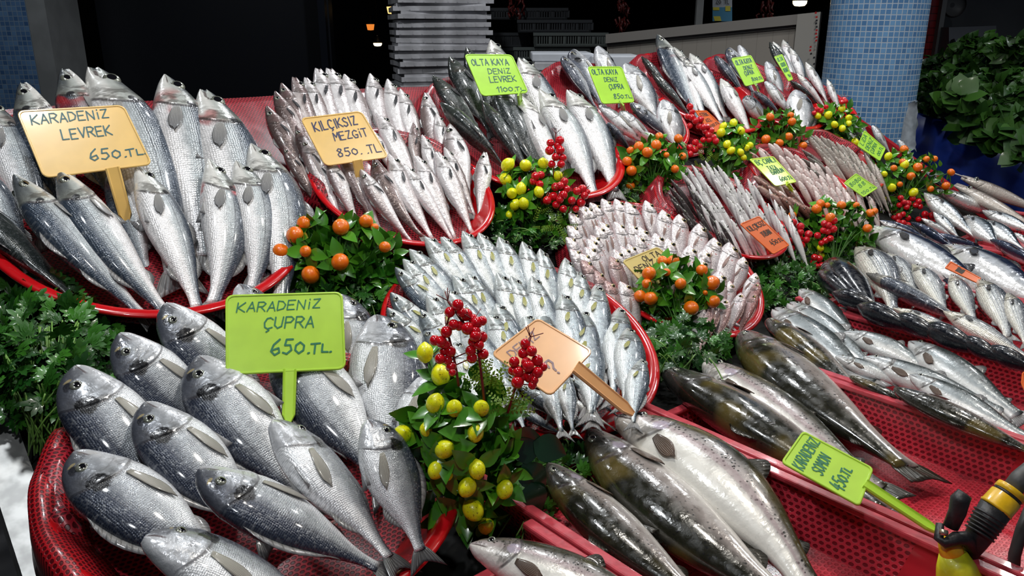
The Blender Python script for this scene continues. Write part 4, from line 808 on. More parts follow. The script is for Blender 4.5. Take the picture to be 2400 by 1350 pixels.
# ================================================================ price tags
GL = {'A': ['0,0 1.5,6 3,0', '.6,2.1 2.5,2.1'], 'B': ['0,0 0,6 1.9,6 2.6,5 1.9,3.3 0,3.2', '1.9,3.2 3,2 2.4,.2 0,0'], 'C': ['3,5 2,6 .8,5.6 0,3.4 .3,1 1.4,0 3,.7'],
      'Ç': ['3,5 2,6 .8,5.6 0,3.4 .3,1 1.4,0 3,.7', '1.6,0 2,-.8 1.1,-1.6'], 'D': ['0,0 0,6 1.8,5.6 3,3.4 2.4,1 0,0'], 'E': ['2.8,6 0,6 0,0 2.8,0', '0,3.1 2.3,3.2'],
      'G': ['3,5 1.8,6 .4,4.8 0,2.6 1,.2 2.6,.3 3,2.4 1.7,2.4'], 'I': ['.8,0 .8,6'], 'İ': ['.8,0 .8,4.2', '.8,5.8 .8,6.2'], 'K': ['0,0 0,6', '2.8,6 .2,2.8 3,0'], 'L': ['0,6 0,0 2.8,0'],
      'M': ['0,0 .3,6 1.6,2.4 3,6 3.3,0'], 'N': ['0,0 0,6 2.8,.3 2.9,6'], 'O': ['1.5,6 .2,4.6 0,2 1.2,0 2.8,1.2 3,4 1.5,6'], 'P': ['0,0 0,6 2,6 3,4.8 2,3 0,2.9'], 'R': ['0,0 0,6 2,6 3,4.8 2,3.1 .1,3', '1.2,3 3,0'],
      'S': ['3,5.2 1.8,6 .4,5 .8,3.6 2.6,2.4 2.6,.8 1.2,0 0,.9'], 'T': ['0,6 3,6', '1.5,6 1.4,0'], 'U': ['0,6 0,1.6 1.2,0 2.6,1 2.9,6'], 'V': ['0,6 1.4,0 3,6'], 'Y': ['0,6 1.5,3 1.5,0', '1.5,3 3,6'], 'Z': ['.2,5.8 2.8,6 .2,.3 3,.2'],
      'Ğ': ['3,5 1.8,5.6 .4,4.6 0,2.6 1,.2 2.6,.3 3,2.4 1.7,2.4', '.9,6.6 1.6,6.2 2.3,6.7'],
      '0': ['1.5,4.6 .2,3.4 .1,1.4 1.4,0 2.8,1.2 2.9,3.2 1.5,4.6'], '1': ['0,4.5 1.2,6 1.2,0'], '4': ['1.2,6 .1,2 3,2.2', '2.1,4 2,-.4'], '5': ['2.9,6 .8,6 .5,3.6 2.2,3.6 2.8,1.6 1.4,0 .1,.6'], '6': ['2.5,6.4 .7,4.2 .1,1.6 1.4,0 2.8,1 2.4,2.8 .5,2'],
      '8': ['2.6,5.4 1.4,6 .4,4.8 2.6,2 2.4,.4 .8,0 .3,1.8 2.6,4.6 2.6,5.4'], '9': ['2.6,4.6 1,3.2 .2,4.8 1.6,6 2.6,4.8 2.4,2 1.4,0'], '2': ['.2,5 1.4,6 2.7,5 .2,.2 3,.1'], '.': ['.5,0 .9,.2'], 't': ['0,4 3,4.2', '1.4,4 1.4,0'],
      'l': ['0,3.4 0,.2 2,.1'], '-': ['0,2.6 2,2.8'], '?': ['.2,3.6 .8,6 2.4,5.8 2.6,4 1.2,2.4 1.1,1.2', '1.0,.2 1.1,-.2']}
INK = {'faded': simple('faded_marker_ink', (.30, .20, .22), .5), 'teal': simple('teal_marker_ink', (.01, .10, .11), .45), 'green': simple('green_marker_ink', (.005, .17, .07), .45), 'navy': simple('navy_marker_ink', (.012, .02, .10), .45), 'black': simple('black_marker_ink', (.02, .012, .01), .45)}
def plastic(name, col):
    b = NB(name); nz = b.noise(b.obj(), 30, 2); b.bump(nz, .08, .002)
    return b.set(Base_Color=b.mix(b.step(nz, .3, .7), col, tuple(x*.93 for x in col)), Roughness=.35, Coat_Weight=.3, Coat_Roughness=.12, Subsurface_Weight=.15, Subsurface_Radius=(.01, .01, .005))
TAGC = {'cream': plastic('cream_tag_plastic', (.86, .56, .17)), 'lime': plastic('lime_tag_plastic', (.44, .80, .06)), 'bright': plastic('yellow_green_tag_plastic', (.47, .74, .055)), 'peach': plastic('peach_tag_plastic', (.86, .46, .20)),
        'orange': plastic('orange_tag_plastic', (.80, .14, .012)), 'pale': plastic('pale_yellow_tag_plastic', (.78, .64, .24)), 'acid': plastic('acid_yellow_tag_plastic', (.62, .90, .03))}
def price_tag(Q, col, ink, lines, label, w=.17, hand=None, lean=.5, rad=.09, dz=0.0, hw=.16, stroke=.048, hpos=.5):
    """Q: picture corners top-left, top-right, bottom-right, bottom-left in reading order"""
    cx_ = sum(q[0] for q in Q)/4; cy_ = sum(q[1] for q in Q)/4; P0 = cast(cx_, cy_, w); P0 = P0+norm(CC-P0)*dz
    n0 = NS if P0[1] > Y0 else np.array([0, 0, 1.]); nn = norm(n0*(1-lean)+norm(CC-P0)*lean)
    cor = []
    for px, py in Q: d = ray(px, py); cor.append(CC+d*(((P0-CC) @ nn)/(d @ nn)))
    cor = [np.array(c) for c in cor]
    def S(u, v, h=0.0): return cor[0]*(1-u)*(1-v)+cor[1]*u*(1-v)+cor[2]*u*v+cor[3]*(1-u)*v+nn*h-P0
    wd = (np.linalg.norm(cor[1]-cor[0])+np.linalg.norm(cor[2]-cor[3]))/2; ht = (np.linalg.norm(cor[3]-cor[0])+np.linalg.norm(cor[2]-cor[1]))/2
    root = empty('price_tag', P0); tag(root, label, 'price tag')
    def outline(ins, r):
        ru, rv = r/wd, r/ht; iu, iv = ins/wd, ins/ht; pts = []
        for (u, v, a0) in ((1-iu-ru, iv+rv, -90), (1-iu-ru, 1-iv-rv, 0), (iu+ru, 1-iv-rv, 90), (iu+ru, iv+rv, 180)):
            for k in range(5): a = math.radians(a0+22.5*k); pts.append((u+ru*math.cos(a), v+rv*math.sin(a)))
        return pts
    R_c = rad*min(wd, ht); mb = MB(); rings = [(0, -.0015, R_c), (0, .0010, R_c), (.0010, .0018, R_c*.95), (.0028, .0018, R_c*.85), (.0038, .0004, R_c*.8)]
    for ins, h, r in rings: mb.V += [S(u, v, h) for u, v in outline(ins, r)]
    for i in range(len(rings)-1): mb.add([], []); mb.F += [(i*20+j, i*20+(j+1) % 20, (i+1)*20+(j+1) % 20, (i+1)*20+j) for j in range(20)]; mb.M += [0]*20
    mb.F += [tuple((len(rings)-1)*20+j for j in range(20)), tuple(range(19, -1, -1))]; mb.M += [0, 0]
    q = mb.build('tag_plate', TAGC[col], root, False)
    ib = MB()
    for ln in lines:
        txt, u0, u1, vt, vb = ln[:5]; sl = ln[5] if len(ln) > 5 else 0.0
        adv = []; x = 0
        for ch in txt:
            wd_ = 2.4 if ch == ' ' else (1.2 if ch in '.' else (2.2 if ch in 'Iİ1l' else 3.9)); adv.append(x); x += wd_
        tot = x-.9
        for ch, ax in zip(txt, adv):
            if ch == ' ': continue
            jy = random.uniform(-.25, .25)
            for st_ in GL.get(ch, []):
                pts = []
                for pr in st_.split():
                    a, b_ = map(float, pr.split(',')); fx_ = (ax+a+.12*b_)/tot; pts.append((u0+(u1-u0)*fx_, vb+(vt-vb)*(b_+jy)/6+sl*fx_))
                sw = (vb-vt)*ht*stroke*2.6
                P3 = [S(u, v, .0011) for u, v in pts]
                for i in range(len(P3)):
                    base = len(ib.V); ib.V += [P3[i]+((cor[1]-cor[0])/wd*math.cos(a)+(cor[3]-cor[0])/ht*math.sin(a))*sw*.5+nn*(.0002+.00001*i) for a in np.linspace(0, 2*math.pi, 7)[:-1]]
                    ib.F.append(tuple(range(base, base+6))); ib.M.append(0)
                    if i+1 < len(P3):
                        t_ = norm(P3[i+1]-P3[i]); sd = np.cross(nn, t_)*sw*.5; base = len(ib.V); ib.V += [P3[i]+sd, P3[i]-sd, P3[i+1]-sd, P3[i+1]+sd]; ib.F.append((base, base+1, base+2, base+3)); ib.M.append(0)
    if ib.V: ib.build('lettering', INK[ink], root, False)
    if hand:
        (tx, ty), wtip = hand; T = cast(tx, ty, wtip)-P0; A = S(hpos, 1.0, 0)-norm(T-S(hpos, 1., 0))*.004; d = norm(T-A); sd = norm(np.cross(nn, d)); hb = MB(); w2 = wd*hw*.5
        pr = [(0, 1.0), (.06, 1.), (.85, .92), (1, .35)]; V = []
        for s, k in pr:
            c = A+(T-A)*s
            for a, b_ in ((-1, .001), (-.8, .0035), (-.6, .0015), (.6, .0015), (.8, .0035), (1, .001), (1, -.002), (-1, -.002)): V.append(c+sd*a*w2*k+np.cross(d, sd)*(-b_ if np.cross(d, sd) @ nn < 0 else b_))
        hb.add(V, [(i*8+j, i*8+(j+1) % 8, (i+1)*8+(j+1) % 8, (i+1)*8+j) for i in range(3) for j in range(8)]+[tuple(range(8)), tuple(range(31, 23, -1))]); hb.build('handle', TAGC[col], root, False)
    return root
price_tag([(37, 260), (290, 246), (358, 386), (102, 418)], 'cream', 'teal', [('KARADENİZ', .09, .80, .08, .22, -.02), ('LEVREK', .30, .76, .33, .48, -.02), ('650.tl.', .46, .97, .68, .84, -.02)],
          'cream price tag reading KARADENİZ LEVREK stuck in the left sea bass bowl', w=.20, hand=((298, 520), .08), hw=.14, hpos=.62)
price_tag([(703, 277), (847, 260), (912, 369), (762, 390)], 'cream', 'navy', [('KILÇIKSIZ', .12, .82, .12, .30, -.03), ('MEZGİT', .34, .88, .38, .54, -.02), ('850. .TL.', .26, .98, .70, .86, 0)],
          'cream price tag reading KILÇIKSIZ MEZGİT in the whiting bowl', w=.175, hand=((850, 450), .08))
price_tag([(1087, 127), (1200, 128), (1239, 218), (1129, 226)], 'lime', 'teal', [('OLTA KAYA', .08, .84, .12, .27), ('DENİZ', .34, .80, .36, .49), ('LEVREK', .30, .85, .55, .69), ('1100.tl.', .36, .94, .80, .93)],
          'lime price tag reading OLTA KAYA DENİZ LEVREK, left of two', w=.21, hand=((1222, 268), .10), hw=.16, hpos=.8)
price_tag([(1376, 156), (1457, 156), (1488, 240), (1411, 244)], 'lime', 'teal', [('OLTA KAYA', .07, .80, .08, .22), ('DENİZ', .34, .72, .30, .42), ('ÇUPRA', .40, .82, .49, .62), ('850.tl.', .42, .94, .75, .88)],
          'lime price tag reading OLTA KAYA DENİZ ÇUPRA in the first bream bowl', w=.20, hand=((1462, 265), .10), hw=.2, hpos=.6)
price_tag([(1713, 137), (1760, 129), (1792, 191), (1747, 203)], 'lime', 'teal', [('OLTA KAYA', .1, .88, .1, .26), ('DENİZ', .34, .78, .34, .48), ('ÇUPRA', .26, .70, .52, .66), ('800.tl', .44, .95, .76, .90)],
          'small lime price tag on bream in front of the white panel', w=.20, hand=((1780, 222), .10), hw=.25)
price_tag([(1814, 133), (1833, 127), (1859, 186), (1848, 191)], 'lime', 'green', [('OLTA', .15, .8, .08, .22), ('KAYA', .25, .8, .30, .44), ('DENİZ', .2, .85, .52, .66), ('90', .4, .8, .76, .88)],
          'narrow lime price tag turned edge-on next to the tiled pillar', w=.19)
price_tag([(1628, 259), (1656, 259), (1696, 297), (1668, 318)], 'orange', 'black', [('STRK', .15, .8, .12, .28), ('KEL', .3, .7, .4, .54), ('400.tl', .2, .9, .62, .78)], 'orange price tag behind the red berry spray in the far row', w=.13)
price_tag([(1755, 373), (1812, 366), (1868, 427), (1817, 437)], 'acid', 'green', [('BÇ CANLI', .12, .92, .08, .24, -.03), ('TAZA', .36, .72, .32, .46), ('BARBUN', .34, .88, .48, .62, -.03), ('600.tl', .42, .95, .72, .88, -.02)],
          'acid yellow price tag reading BARBUN over the red mullet', w=.16, hand=((1874, 468), .09), hw=.2, hpos=.55)
price_tag([(2009, 342), (2026, 305), (2076, 348), (2062, 378)], 'lime', 'green', [('LİDA', .2, .8, .05, .2), ('DENİZ', .15, .85, .3, .46), ('ÇUPRA', .15, .8, .52, .66), ('300.tl', .1, .85, .74, .9)], 'lime price tag among the bream at the far end by the pillar', w=.16)
price_tag([(1977, 429), (2006, 406), (2058, 441), (2024, 463)], 'lime', 'green', [('8080', .1, .85, .16, .34), ('. 88', .1, .8, .42, .58), ('150.tl', .1, .9, .76, .90)], 'lime price tag lying across the grey gobies', w=.16)
price_tag([(1733, 525), (1779, 506), (1851, 575), (1812, 597)], 'orange', 'black', [('KILÇIKSIZ', .08, .90, .14, .28), ('TUBAN', .36, .80, .40, .54), ('450.tl', .35, .92, .68, .82)],
          'orange price tag lying on the smelt, above the red berries', w=.15)
price_tag([(1457, 612), (1541, 578), (1612, 640), (1522, 682)], 'pale', 'black', [(' OLTA', .36, .88, .10, .26), ('DENİZ', .10, .60, .28, .44), ('MERCAN', .44, 1.0, .52, .68)], 'pale yellow price tag in the pandora bowl behind the oranges', w=.16)
price_tag([(1150, 830), (1260, 745), (1391, 823), (1290, 930)], 'peach', 'faded', [('DENİZ', .16, .72, .13, .27), ('?', .34, .46, .62, .86)], 'peach price tag lying on the bluefish, wet and smudged', w=.235, hand=((1484, 971), .15), hw=.22, hpos=.62)
price_tag([(528, 692), (803, 684), (811, 866), (529, 879)], 'bright', 'green', [('KARADENİZ', .09, .79, .11, .23, -.02), ('ÇUPRA', .31, .73, .31, .45), ('650.tl.', .36, .86, .60, .78, .0)],
          'large bright green price tag reading KARADENİZ ÇUPRA in the front bream bowl', w=.24, hand=((676, 992), .17), hw=.115, hpos=.52)
price_tag([(1830, 1084), (1882, 1010), (2048, 1098), (2015, 1188)], 'bright', 'green', [('KARADENİZ', .08, .92, .12, .27), ('SOMON', .20, .70, .34, .49), ('450.tl', .10, .66, .60, .77)],
          'yellow-green price tag reading KARADENİZ SOMON in the middle trout crate', w=.14, hand=((2203, 1250), .10), hw=.22, hpos=.55, lean=.35)
price_tag([(2214, 628), (2228, 612), (2300, 652), (2290, 664)], 'orange', 'black', [('TORİK', .2, .8, .3, .5)], 'orange price tag lying flat on the bonito at the right', w=.13)
price_tag([(2392, 905), (2396, 868), (2440, 880), (2436, 960)], 'orange', 'black', [], 'orange tag cut off by the right edge of the view above the trout', w=.12, rad=.3)
# marks still legible on the wet peach tag
# ================================================================ fruit sprays and greens
def leaf_mat(name, c1, c2, rough=.3, coat=.5):
    b = NB(name); at_ = b.n('ShaderNodeAttribute'); at_.attribute_name = 'tint'; nz = b.noise(b.obj(), 60, 2)
    return b.set(Base_Color=b.mix(at_.outputs['Fac'], c1, c2), Roughness=rough, Coat_Weight=coat, Coat_Roughness=.12, Subsurface_Weight=.0)
LEAF = leaf_mat('glossy_leaf', (.014, .10, .008), (.10, .34, .02)); PARS = leaf_mat('parsley_leaf', (.007, .055, .006), (.055, .22, .018), .4, .3); FERN = leaf_mat('light_fern', (.10, .25, .02), (.30, .50, .05), .45, .1)
DARKL = leaf_mat('dark_ivy_leaf', (.004, .022, .010), (.012, .05, .02), .2, .7); SPIN = leaf_mat('spinach_leaf', (.010, .050, .008), (.060, .17, .02), .45, .15)
STEM = simple('green_stem', (.05, .16, .02), .5); STEMR = simple('dark_red_stem', (.16, .01, .012), .45); BERRY = simple('red_berry', (.62, .005, .012), .16, coat=1.0); STEML = simple('pale_parsley_stem', (.16, .32, .06), .4)
def fruit_mat(name, c, c2, spot, amt):
    b = NB(name); o = b.obj(); r_ = b.rand(); q = b.sep(o); v = b.comb(b.m('ADD', q[0], b.m('MULTIPLY', r_, 9)), q[1], q[2]); nz = b.noise(v, 1.6, 2)
    sp = b.m('MULTIPLY', b.step(b.noise(v, 4.2, 4, .65), .63-amt, .69-amt), .85); b.bump(b.noise(v, 16, 2), .10, .02)
    return b.set(Base_Color=b.mix(sp, b.mix(b.step(nz, .3, .7), c, c2), spot), Roughness=.32, Coat_Weight=.5, Coat_Roughness=.1)
LEMON = fruit_mat('lemon_skin', (.95, .93, .008), (.85, .90, .01), (.13, .085, .01), .03); ORANGE = fruit_mat('orange_skin', (.92, .21, .004), (.86, .15, .003), (.5, .06, .004), -.06)
TMPL = {}
def leaf_tmpl(kind):
    """unit leaf along +x with a fold, returns (V, F)"""
    if kind in TMPL: return TMPL[kind]
    V = []; Fc = []
    def blade(ox, oy, ang_, ln, wd, n=6, fold=.25, ser=0, curl=.15):
        b = len(V); ca, sa = math.cos(ang_), math.sin(ang_)
        for i in range(n+1):
            s = i/n; w_ = wd*math.sin(math.pi*s**.8)*(1 if not ser or i % 2 else .55)
            for q in (-1, 0, 1):
                x, y = ln*s, q*w_; z = abs(q)*w_*fold-curl*ln*s*s
                V.append((ox+x*ca-y*sa, oy+x*sa+y*ca, z))
        for i in range(n):
            for q in (0, 1): a = b+i*3+q; Fc.append((a, a+1, a+4, a+3))
    if kind == 'oval': blade(0, 0, 0, 1, .27)
    elif kind == 'parsley':
        for (ox, oy, a0, ln) in ((.42, 0, 0, .55), (.38, .02, 1.0, .45), (.38, -.02, -1.0, .45)):
            for da, l2 in ((0, 1), (.55, .72), (-.55, .72)): blade(ox, oy, a0+da, ln*l2, .13*ln*2, 4, .15, 1, .2)
        b = len(V); V.extend([(0, -.012, 0), (0, .012, 0), (.42, .012, .0), (.42, -.012, .0)]); Fc.append((b, b+1, b+2, b+3))
    elif kind == 'fern':
        for i in range(6):
            s = .1+.15*i; l_ = .22*(1-s*.55)
            for sg in (1, -1): blade(s, 0, sg*1.0, l_, .045, 2, .1, 0, .1)
        blade(0, 0, 0, 1, .015, 2, 0)
    elif kind == 'ivy': blade(0, 0, 0, 1, .42, 6, .12, 0, .2)
    elif kind == 'spinach': blade(.25, 0, 0, .55, .30, 7, .45, 0, .75); blade(.3, .05, .5, .4, .2, 5, .5, 0, .5); blade(0, 0, 0, .3, .02, 2, 0)
    TMPL[kind] = (np.array(V), Fc); return TMPL[kind]
def scatter(name, mat, items, parent=None, origin=(0, 0, 0), stuff=True):
    """items: (position, direction, up, size, kind, tint)"""
    V = []; Fc = []; T = []; origin = np.array(origin, float)
    for p, d, up, sz, kind, tn in items:
        tv, tf = leaf_tmpl(kind); X = norm(d); Z = np.array(up, float); Z = Z-X*(Z @ X); Z = norm(Z) if np.linalg.norm(Z) > 1e-3 else np.array([0, 0, 1.]); Y = np.cross(Z, X)
        b = len(V); W_ = np.array(p)-origin+sz*(tv[:, :1]*X+tv[:, 1:2]*Y+tv[:, 2:]*Z); V += list(W_); Fc += [tuple(b+i for i in f) for f in tf]; T += [tn]*len(tv)
    m = mesh(name, V, Fc, [mat]); a = m.attributes.new('tint', 'FLOAT', 'POINT'); a.data.foreach_set('value', np.array(T, float))
    o = link(name, m, parent)
    if parent is None: o.location = origin
    if stuff: o['kind'] = 'stuff'
    return o
def rv(): return norm(rng.normal(size=3))
sph = None
def fruit_mesh(kind):
    mb = MB(); n = 20; pr = []
    for i in range(15):
        a = math.pi*i/14; r = math.sin(a); z = -math.cos(a)
        if kind == 'lemon': z *= 1.12; z += (.16*math.exp(-((a-math.pi)/.28)**2)) - .06*math.exp(-(a/.3)**2)
        elif kind == 'orange': z *= .93; z -= .10*math.exp(-((a-math.pi)/.3)**2)
        pr.append((max(r, .001), z))
    mb.lathe(pr, n); return mb
FM = {}
def fruit_get(kind):
    if kind not in FM: FM[kind] = fruit_mesh(kind).mesh(kind, [dict(lemon=LEMON, orange=ORANGE, berry=BERRY)[kind]])
    return FM[kind]
def spray(label, base, fol, lemons=(), oranges=(), berries=(), bstems=(), nleaf=120, lift=.10, fern=0, dark=0, leafsz=.036, name='fruit_spray', hgt=.10, wbase=.02):
    """base: picture point where the spray stands; fol: picture ellipse cx, cy, rx, ry of its leaves"""
    B0 = cast(base[0], base[1], wbase); zc = depth(cast(fol[0], fol[1], lift)); root = empty(name, B0); tag(root, label, 'fruit spray'); up = norm(np.array([0, 0, 1.])*.75-cf*.35)
    C0 = at(fol[0], fol[1], zc); rx = fol[2]*zc/FPX; ry = fol[3]*zc/FPX; st_ = MB(); its = []
    def place(px, py, rp, kind, zoff):
        z = zc+zoff; p = at(px, py, z); r = rp*z/FPX; q = link(kind, fruit_get(kind), root); q.scale = (r, r, r*(1.0 if kind != 'lemon' else 1.04))
        q.rotation_euler = (random.uniform(-.9, .9), random.uniform(-.9, .9), random.uniform(0, 6)); q.location = p-B0; return p, r
    for lst, kind in ((lemons, 'lemon'), (oranges, 'orange')):
        for f_ in lst:
            ex_, ey_ = (f_[0]-fol[0])/fol[2], (f_[1]-fol[1])/fol[3]; rr = min(1, math.hypot(ex_, ey_)); p, r = place(f_[0], f_[1], f_[2], kind, -.045*math.sqrt(max(0, 1-rr*rr))-.012)
            b_ = bez(np.zeros(3), (C0-B0)*.7, p-B0-np.array(norm(p-C0))*r*.5, 7); st_.tube(b_, .0014, 5)
            out = norm(p-(C0+cf*.05))
            for k in range(4):
                a = k*1.6+random.random(); sd = norm(np.cross(out, rv())); d = norm(out*.25+sd*math.cos(.3)+rv()*.25); its.append((p-out*r*.85+sd*r*.2, d, out, leafsz*random.uniform(.8, 1.15), 'oval', random.uniform(.3, 1)))
    ball = []
    for px, py, rp in berries:
        p, r = place(px, py, rp*1.18, 'berry', -.05+random.uniform(-.006, .006)); ball.append(p)
    for (x0, y0, x1, y1) in bstems:
        a = at(x0, y0, zc-.048); b_ = at(x1, y1, zc-.04); st2 = MB(); st2.tube(bez(a-B0, (a+b_)/2-B0+rv()*.004, b_-B0, 6), .0018, 6)
        for p in ball:
            t_ = np.clip(((p-a) @ (b_-a))/((b_-a) @ (b_-a)), 0, 1); q_ = a+(b_-a)*t_
            if np.linalg.norm(p-q_) < .026: st2.tube([q_-B0+norm(b_-a)*.006, p-B0], .0009, 4)
        for k in range(4): st2.tube([a-B0, a-B0+norm(rv()+norm(a-b_)*1.2)*.018], .0007, 4)
        st2.build('berry_stem', STEMR, root)
    for _ in range(nleaf):
        v = rv(); v = v*(random.random()**.33); dpt = -abs(v[2])*.5
        p = C0+cr*v[0]*rx+cu*v[1]*ry+cf*(dpt*min(rx, ry)*.7+.01); out = norm(p-(C0+cf*.08-up*.03)); its.append((p, norm(out*.6+rv()*.7+up*.3), -cf+rv()*.5, leafsz*random.uniform(.65, 1.15), 'oval', random.random()))
    # leaves and stems run down to where the spray is stuck in
    for _ in range(int(nleaf*.55)):
        s = random.random(); p = B0*(1-s)+C0*s+cr*random.uniform(-.6, .6)*rx*(.3+.7*s)+cf*.015; its.append((p, rv()*.6-cf*.3+up*.5, -cf+rv()*.6, leafsz*random.uniform(.6, 1.), 'oval', random.random()*.5))
    for k in range(6): st_.tube(bez(np.zeros(3), (C0-B0)*.5+rv()*.01, C0-B0+rv()*rx*.5, 6), .0016, 5)
    scatter('leaves', LEAF, [(p-B0, d, u, s, k, t) for p, d, u, s, k, t in its], root); st_.build('stem', STEM, root)
    if fern:
        scatter('fern_fronds', FERN, [(at(fx+random.uniform(-fr, fr), fy+random.uniform(-fr, fr), zc-.03+random.uniform(-.01, .01))-B0, rv()+up*.8, -cf+rv()*.4, .040*random.uniform(.6, 1.1), 'fern', random.random()) for fx, fy, fr, n_ in fern for _ in range(n_)], root)
    if dark:
        scatter('broad_leaf', DARKL, [(at(fx, fy, zc+.01)-B0, cr*math.cos(a)+cu*math.sin(a)-cf*.1, -cf+rv()*.2, s, 'ivy', random.random()) for fx, fy, a, s in dark], root, stuff=False)
    return root
spray('spray of small artificial oranges between sea bass and bream bowls', (800, 725), (788, 610, 150, 85), oranges=[(712, 523, 17), (691, 551, 21), (658, 589, 20), (728, 644, 22), (797, 614, 21), (799, 532, 20), (858, 519, 17), (716, 589, 14), (902, 579, 14), (878, 533, 10)], nleaf=230, leafsz=.042)
spray('spray of artificial lemons with three red berry twigs in front', (1150, 1130), (1085, 1050, 130, 175),
      lemons=[(996, 827, 20), (1033, 880, 23), (1020, 946, 22), (1065, 957, 19), (1128, 957, 19), (943, 1019, 23), (998, 1008, 15), (1114, 1014, 20), (1042, 1053, 22), (1023, 1101, 20), (1118, 1100, 20), (1095, 1142, 21), (1109, 1195, 24), (1183, 1147, 20), (1140, 1233, 20), (1050, 1112, 12)],
      berries=[(1073, 715, 12), (1054, 732, 11), (1082, 732, 10), (1093, 738, 13), (1108, 747, 10), (1063, 761, 11), (1076, 764, 10), (1096, 770, 13), (1118, 756, 12), (1130, 752, 10), (1115, 776, 10), (1114, 788, 12), (1129, 790, 12), (1108, 801, 10), (1123, 809, 10), (1103, 822, 11), (1106, 839, 11), (1133, 830, 11),
               (1046, 778, 12), (1019, 798, 11), (1034, 801, 12), (1045, 808, 9), (1055, 824, 12), (1040, 823, 9), (1031, 841, 11), (1049, 844, 10), (1057, 860, 11), (1060, 873, 8),
               (1231, 806, 11), (1226, 828, 11), (1246, 823, 11), (1205, 848, 11), (1259, 845, 12), (1202, 869, 10), (1214, 872, 12), (1234, 850, 11), (1238, 858, 12), (1273, 860, 9), (1259, 873, 12), (1223, 884, 9), (1241, 882, 13), (1252, 891, 9), (1213, 896, 13), (1248, 903, 9)],
      bstems=[(1050, 705, 1110, 790), (1110, 750, 1135, 940), (1045, 765, 1075, 905), (1243, 790, 1190, 968)], nleaf=230, leafsz=.042, lift=.17, fern=[(1165, 915, 45, 26), (1205, 955, 22, 10)], dark=[(1195, 1025, -.2, .05), (1250, 1035, -.4, .05), (1225, 1085, -.9, .05), (1200, 1065, .3, .045), (1240, 1130, -1.2, .045)])
spray('spray of spotted yellow fruit and red berries before second bass bowl', (1250, 575), (1258, 470, 85, 90), lemons=[(1190, 386, 15), (1232, 388, 14), (1273, 383, 13), (1185, 420, 14), (1200, 453, 13), (1221, 443, 13), (1263, 450, 12), (1308, 413, 12), (1207, 480, 12), (1227, 477, 13), (1193, 504, 8)],
      berries=[(1312, 329, 9), (1290, 335, 8), (1307, 341, 8), (1288, 353, 9), (1313, 352, 9), (1302, 368, 8), (1319, 370, 8), (1293, 385, 8), (1315, 385, 8), (1255, 413, 9), (1268, 410, 8), (1250, 425, 8), (1265, 432, 8), (1323, 425, 8), (1302, 438, 9), (1313, 435, 8), (1328, 443, 8), (1320, 457, 9), (1297, 460, 9), (1282, 470, 9),
               (1312, 468, 8), (1352, 448, 8), (1365, 443, 9), (1370, 458, 8), (1377, 450, 6), (1362, 475, 9), (1340, 470, 8), (1303, 480, 8), (1350, 490, 7), (1320, 490, 8)], bstems=[(1303, 313, 1297, 417), (1315, 420, 1300, 490), (1370, 445, 1330, 500), (1255, 405, 1270, 480)], nleaf=130, leafsz=.038, fern=[(1310, 540, 25, 14), (1270, 520, 25, 10)])
spray('spray of small oranges before first far bream bowl', (1530, 475), (1530, 390, 75, 62), oranges=[(1497, 343, 12), (1477, 352, 9), (1517, 357, 13), (1538, 340, 13), (1545, 320, 10), (1590, 325, 11), (1470, 378, 12), (1480, 400, 13), (1478, 435, 11), (1562, 363, 7), (1582, 396, 10), (1600, 366, 9)], nleaf=130, leafsz=.038)
spray('tall red berry twig with yellow fruit beside far orange tag', (1705, 440), (1710, 350, 62, 50), lemons=[(1695, 297, 9), (1719, 288, 9), (1690, 311, 10), (1737, 307, 9), (1704, 338, 9), (1713, 353, 9), (1749, 347, 8), (1758, 341, 8), (1736, 357, 8), (1743, 369, 7)],
      berries=[(1617, 250, 7), (1611, 273, 6), (1622, 262, 6), (1621, 275, 7), (1630, 283, 7), (1642, 280, 7), (1648, 298, 7), (1638, 296, 6), (1657, 297, 6), (1667, 306, 7), (1661, 316, 7), (1653, 308, 6), (1616, 295, 6), (1678, 331, 7), (1672, 322, 7), (1648, 328, 6), (1662, 328, 6), (1630, 334, 7), (1617, 346, 7), (1629, 351, 7), (1602, 354, 5), (1617, 361, 7), (1640, 342, 6)],
      bstems=[(1612, 242, 1650, 310), (1645, 290, 1685, 350), (1605, 350, 1660, 345)], nleaf=90, leafsz=.038, fern=[(1650, 375, 30, 22)])
spray('spray of small oranges in front of farther bream bowl', (1830, 390), (1825, 315, 65, 50), oranges=[(1805, 274, 10), (1856, 285, 10), (1853, 270, 8), (1795, 326, 11), (1827, 335, 10), (1848, 320, 10), (1882, 341, 10), (1781, 346, 10), (1755, 322, 8)], nleaf=110, leafsz=.038)
spray('spray of yellow fruit at the foot of the tiled pillar', (1960, 360), (1955, 290, 58, 45), lemons=[(1973, 255, 8), (1941, 270, 9), (1916, 271, 8), (1956, 292, 8), (1974, 301, 8), (1989, 277, 8), (1989, 289, 7), (1971, 328, 6), (2004, 334, 9)],
      berries=[(1977, 234, 6), (1973, 240, 5), (1982, 238, 5), (1915, 257, 6), (1924, 260, 6), (1936, 251, 5), (1908, 265, 5)], bstems=[(1978, 230, 1965, 270), (1910, 255, 1935, 275)], nleaf=110, leafsz=.038)
spray('spray of small oranges standing before the pandora bowl', (1600, 850), (1585, 690, 105, 75), oranges=[(1553, 612, 13), (1578, 612, 15), (1521, 641, 17), (1562, 638, 10), (1516, 664, 12), (1500, 694, 15), (1525, 699, 17), (1473, 713, 14), (1595, 665, 14), (1645, 633, 14), (1669, 663, 18), (1672, 707, 16), (1620, 722, 18), (1653, 686, 6)], nleaf=170, leafsz=.040, lift=.13)
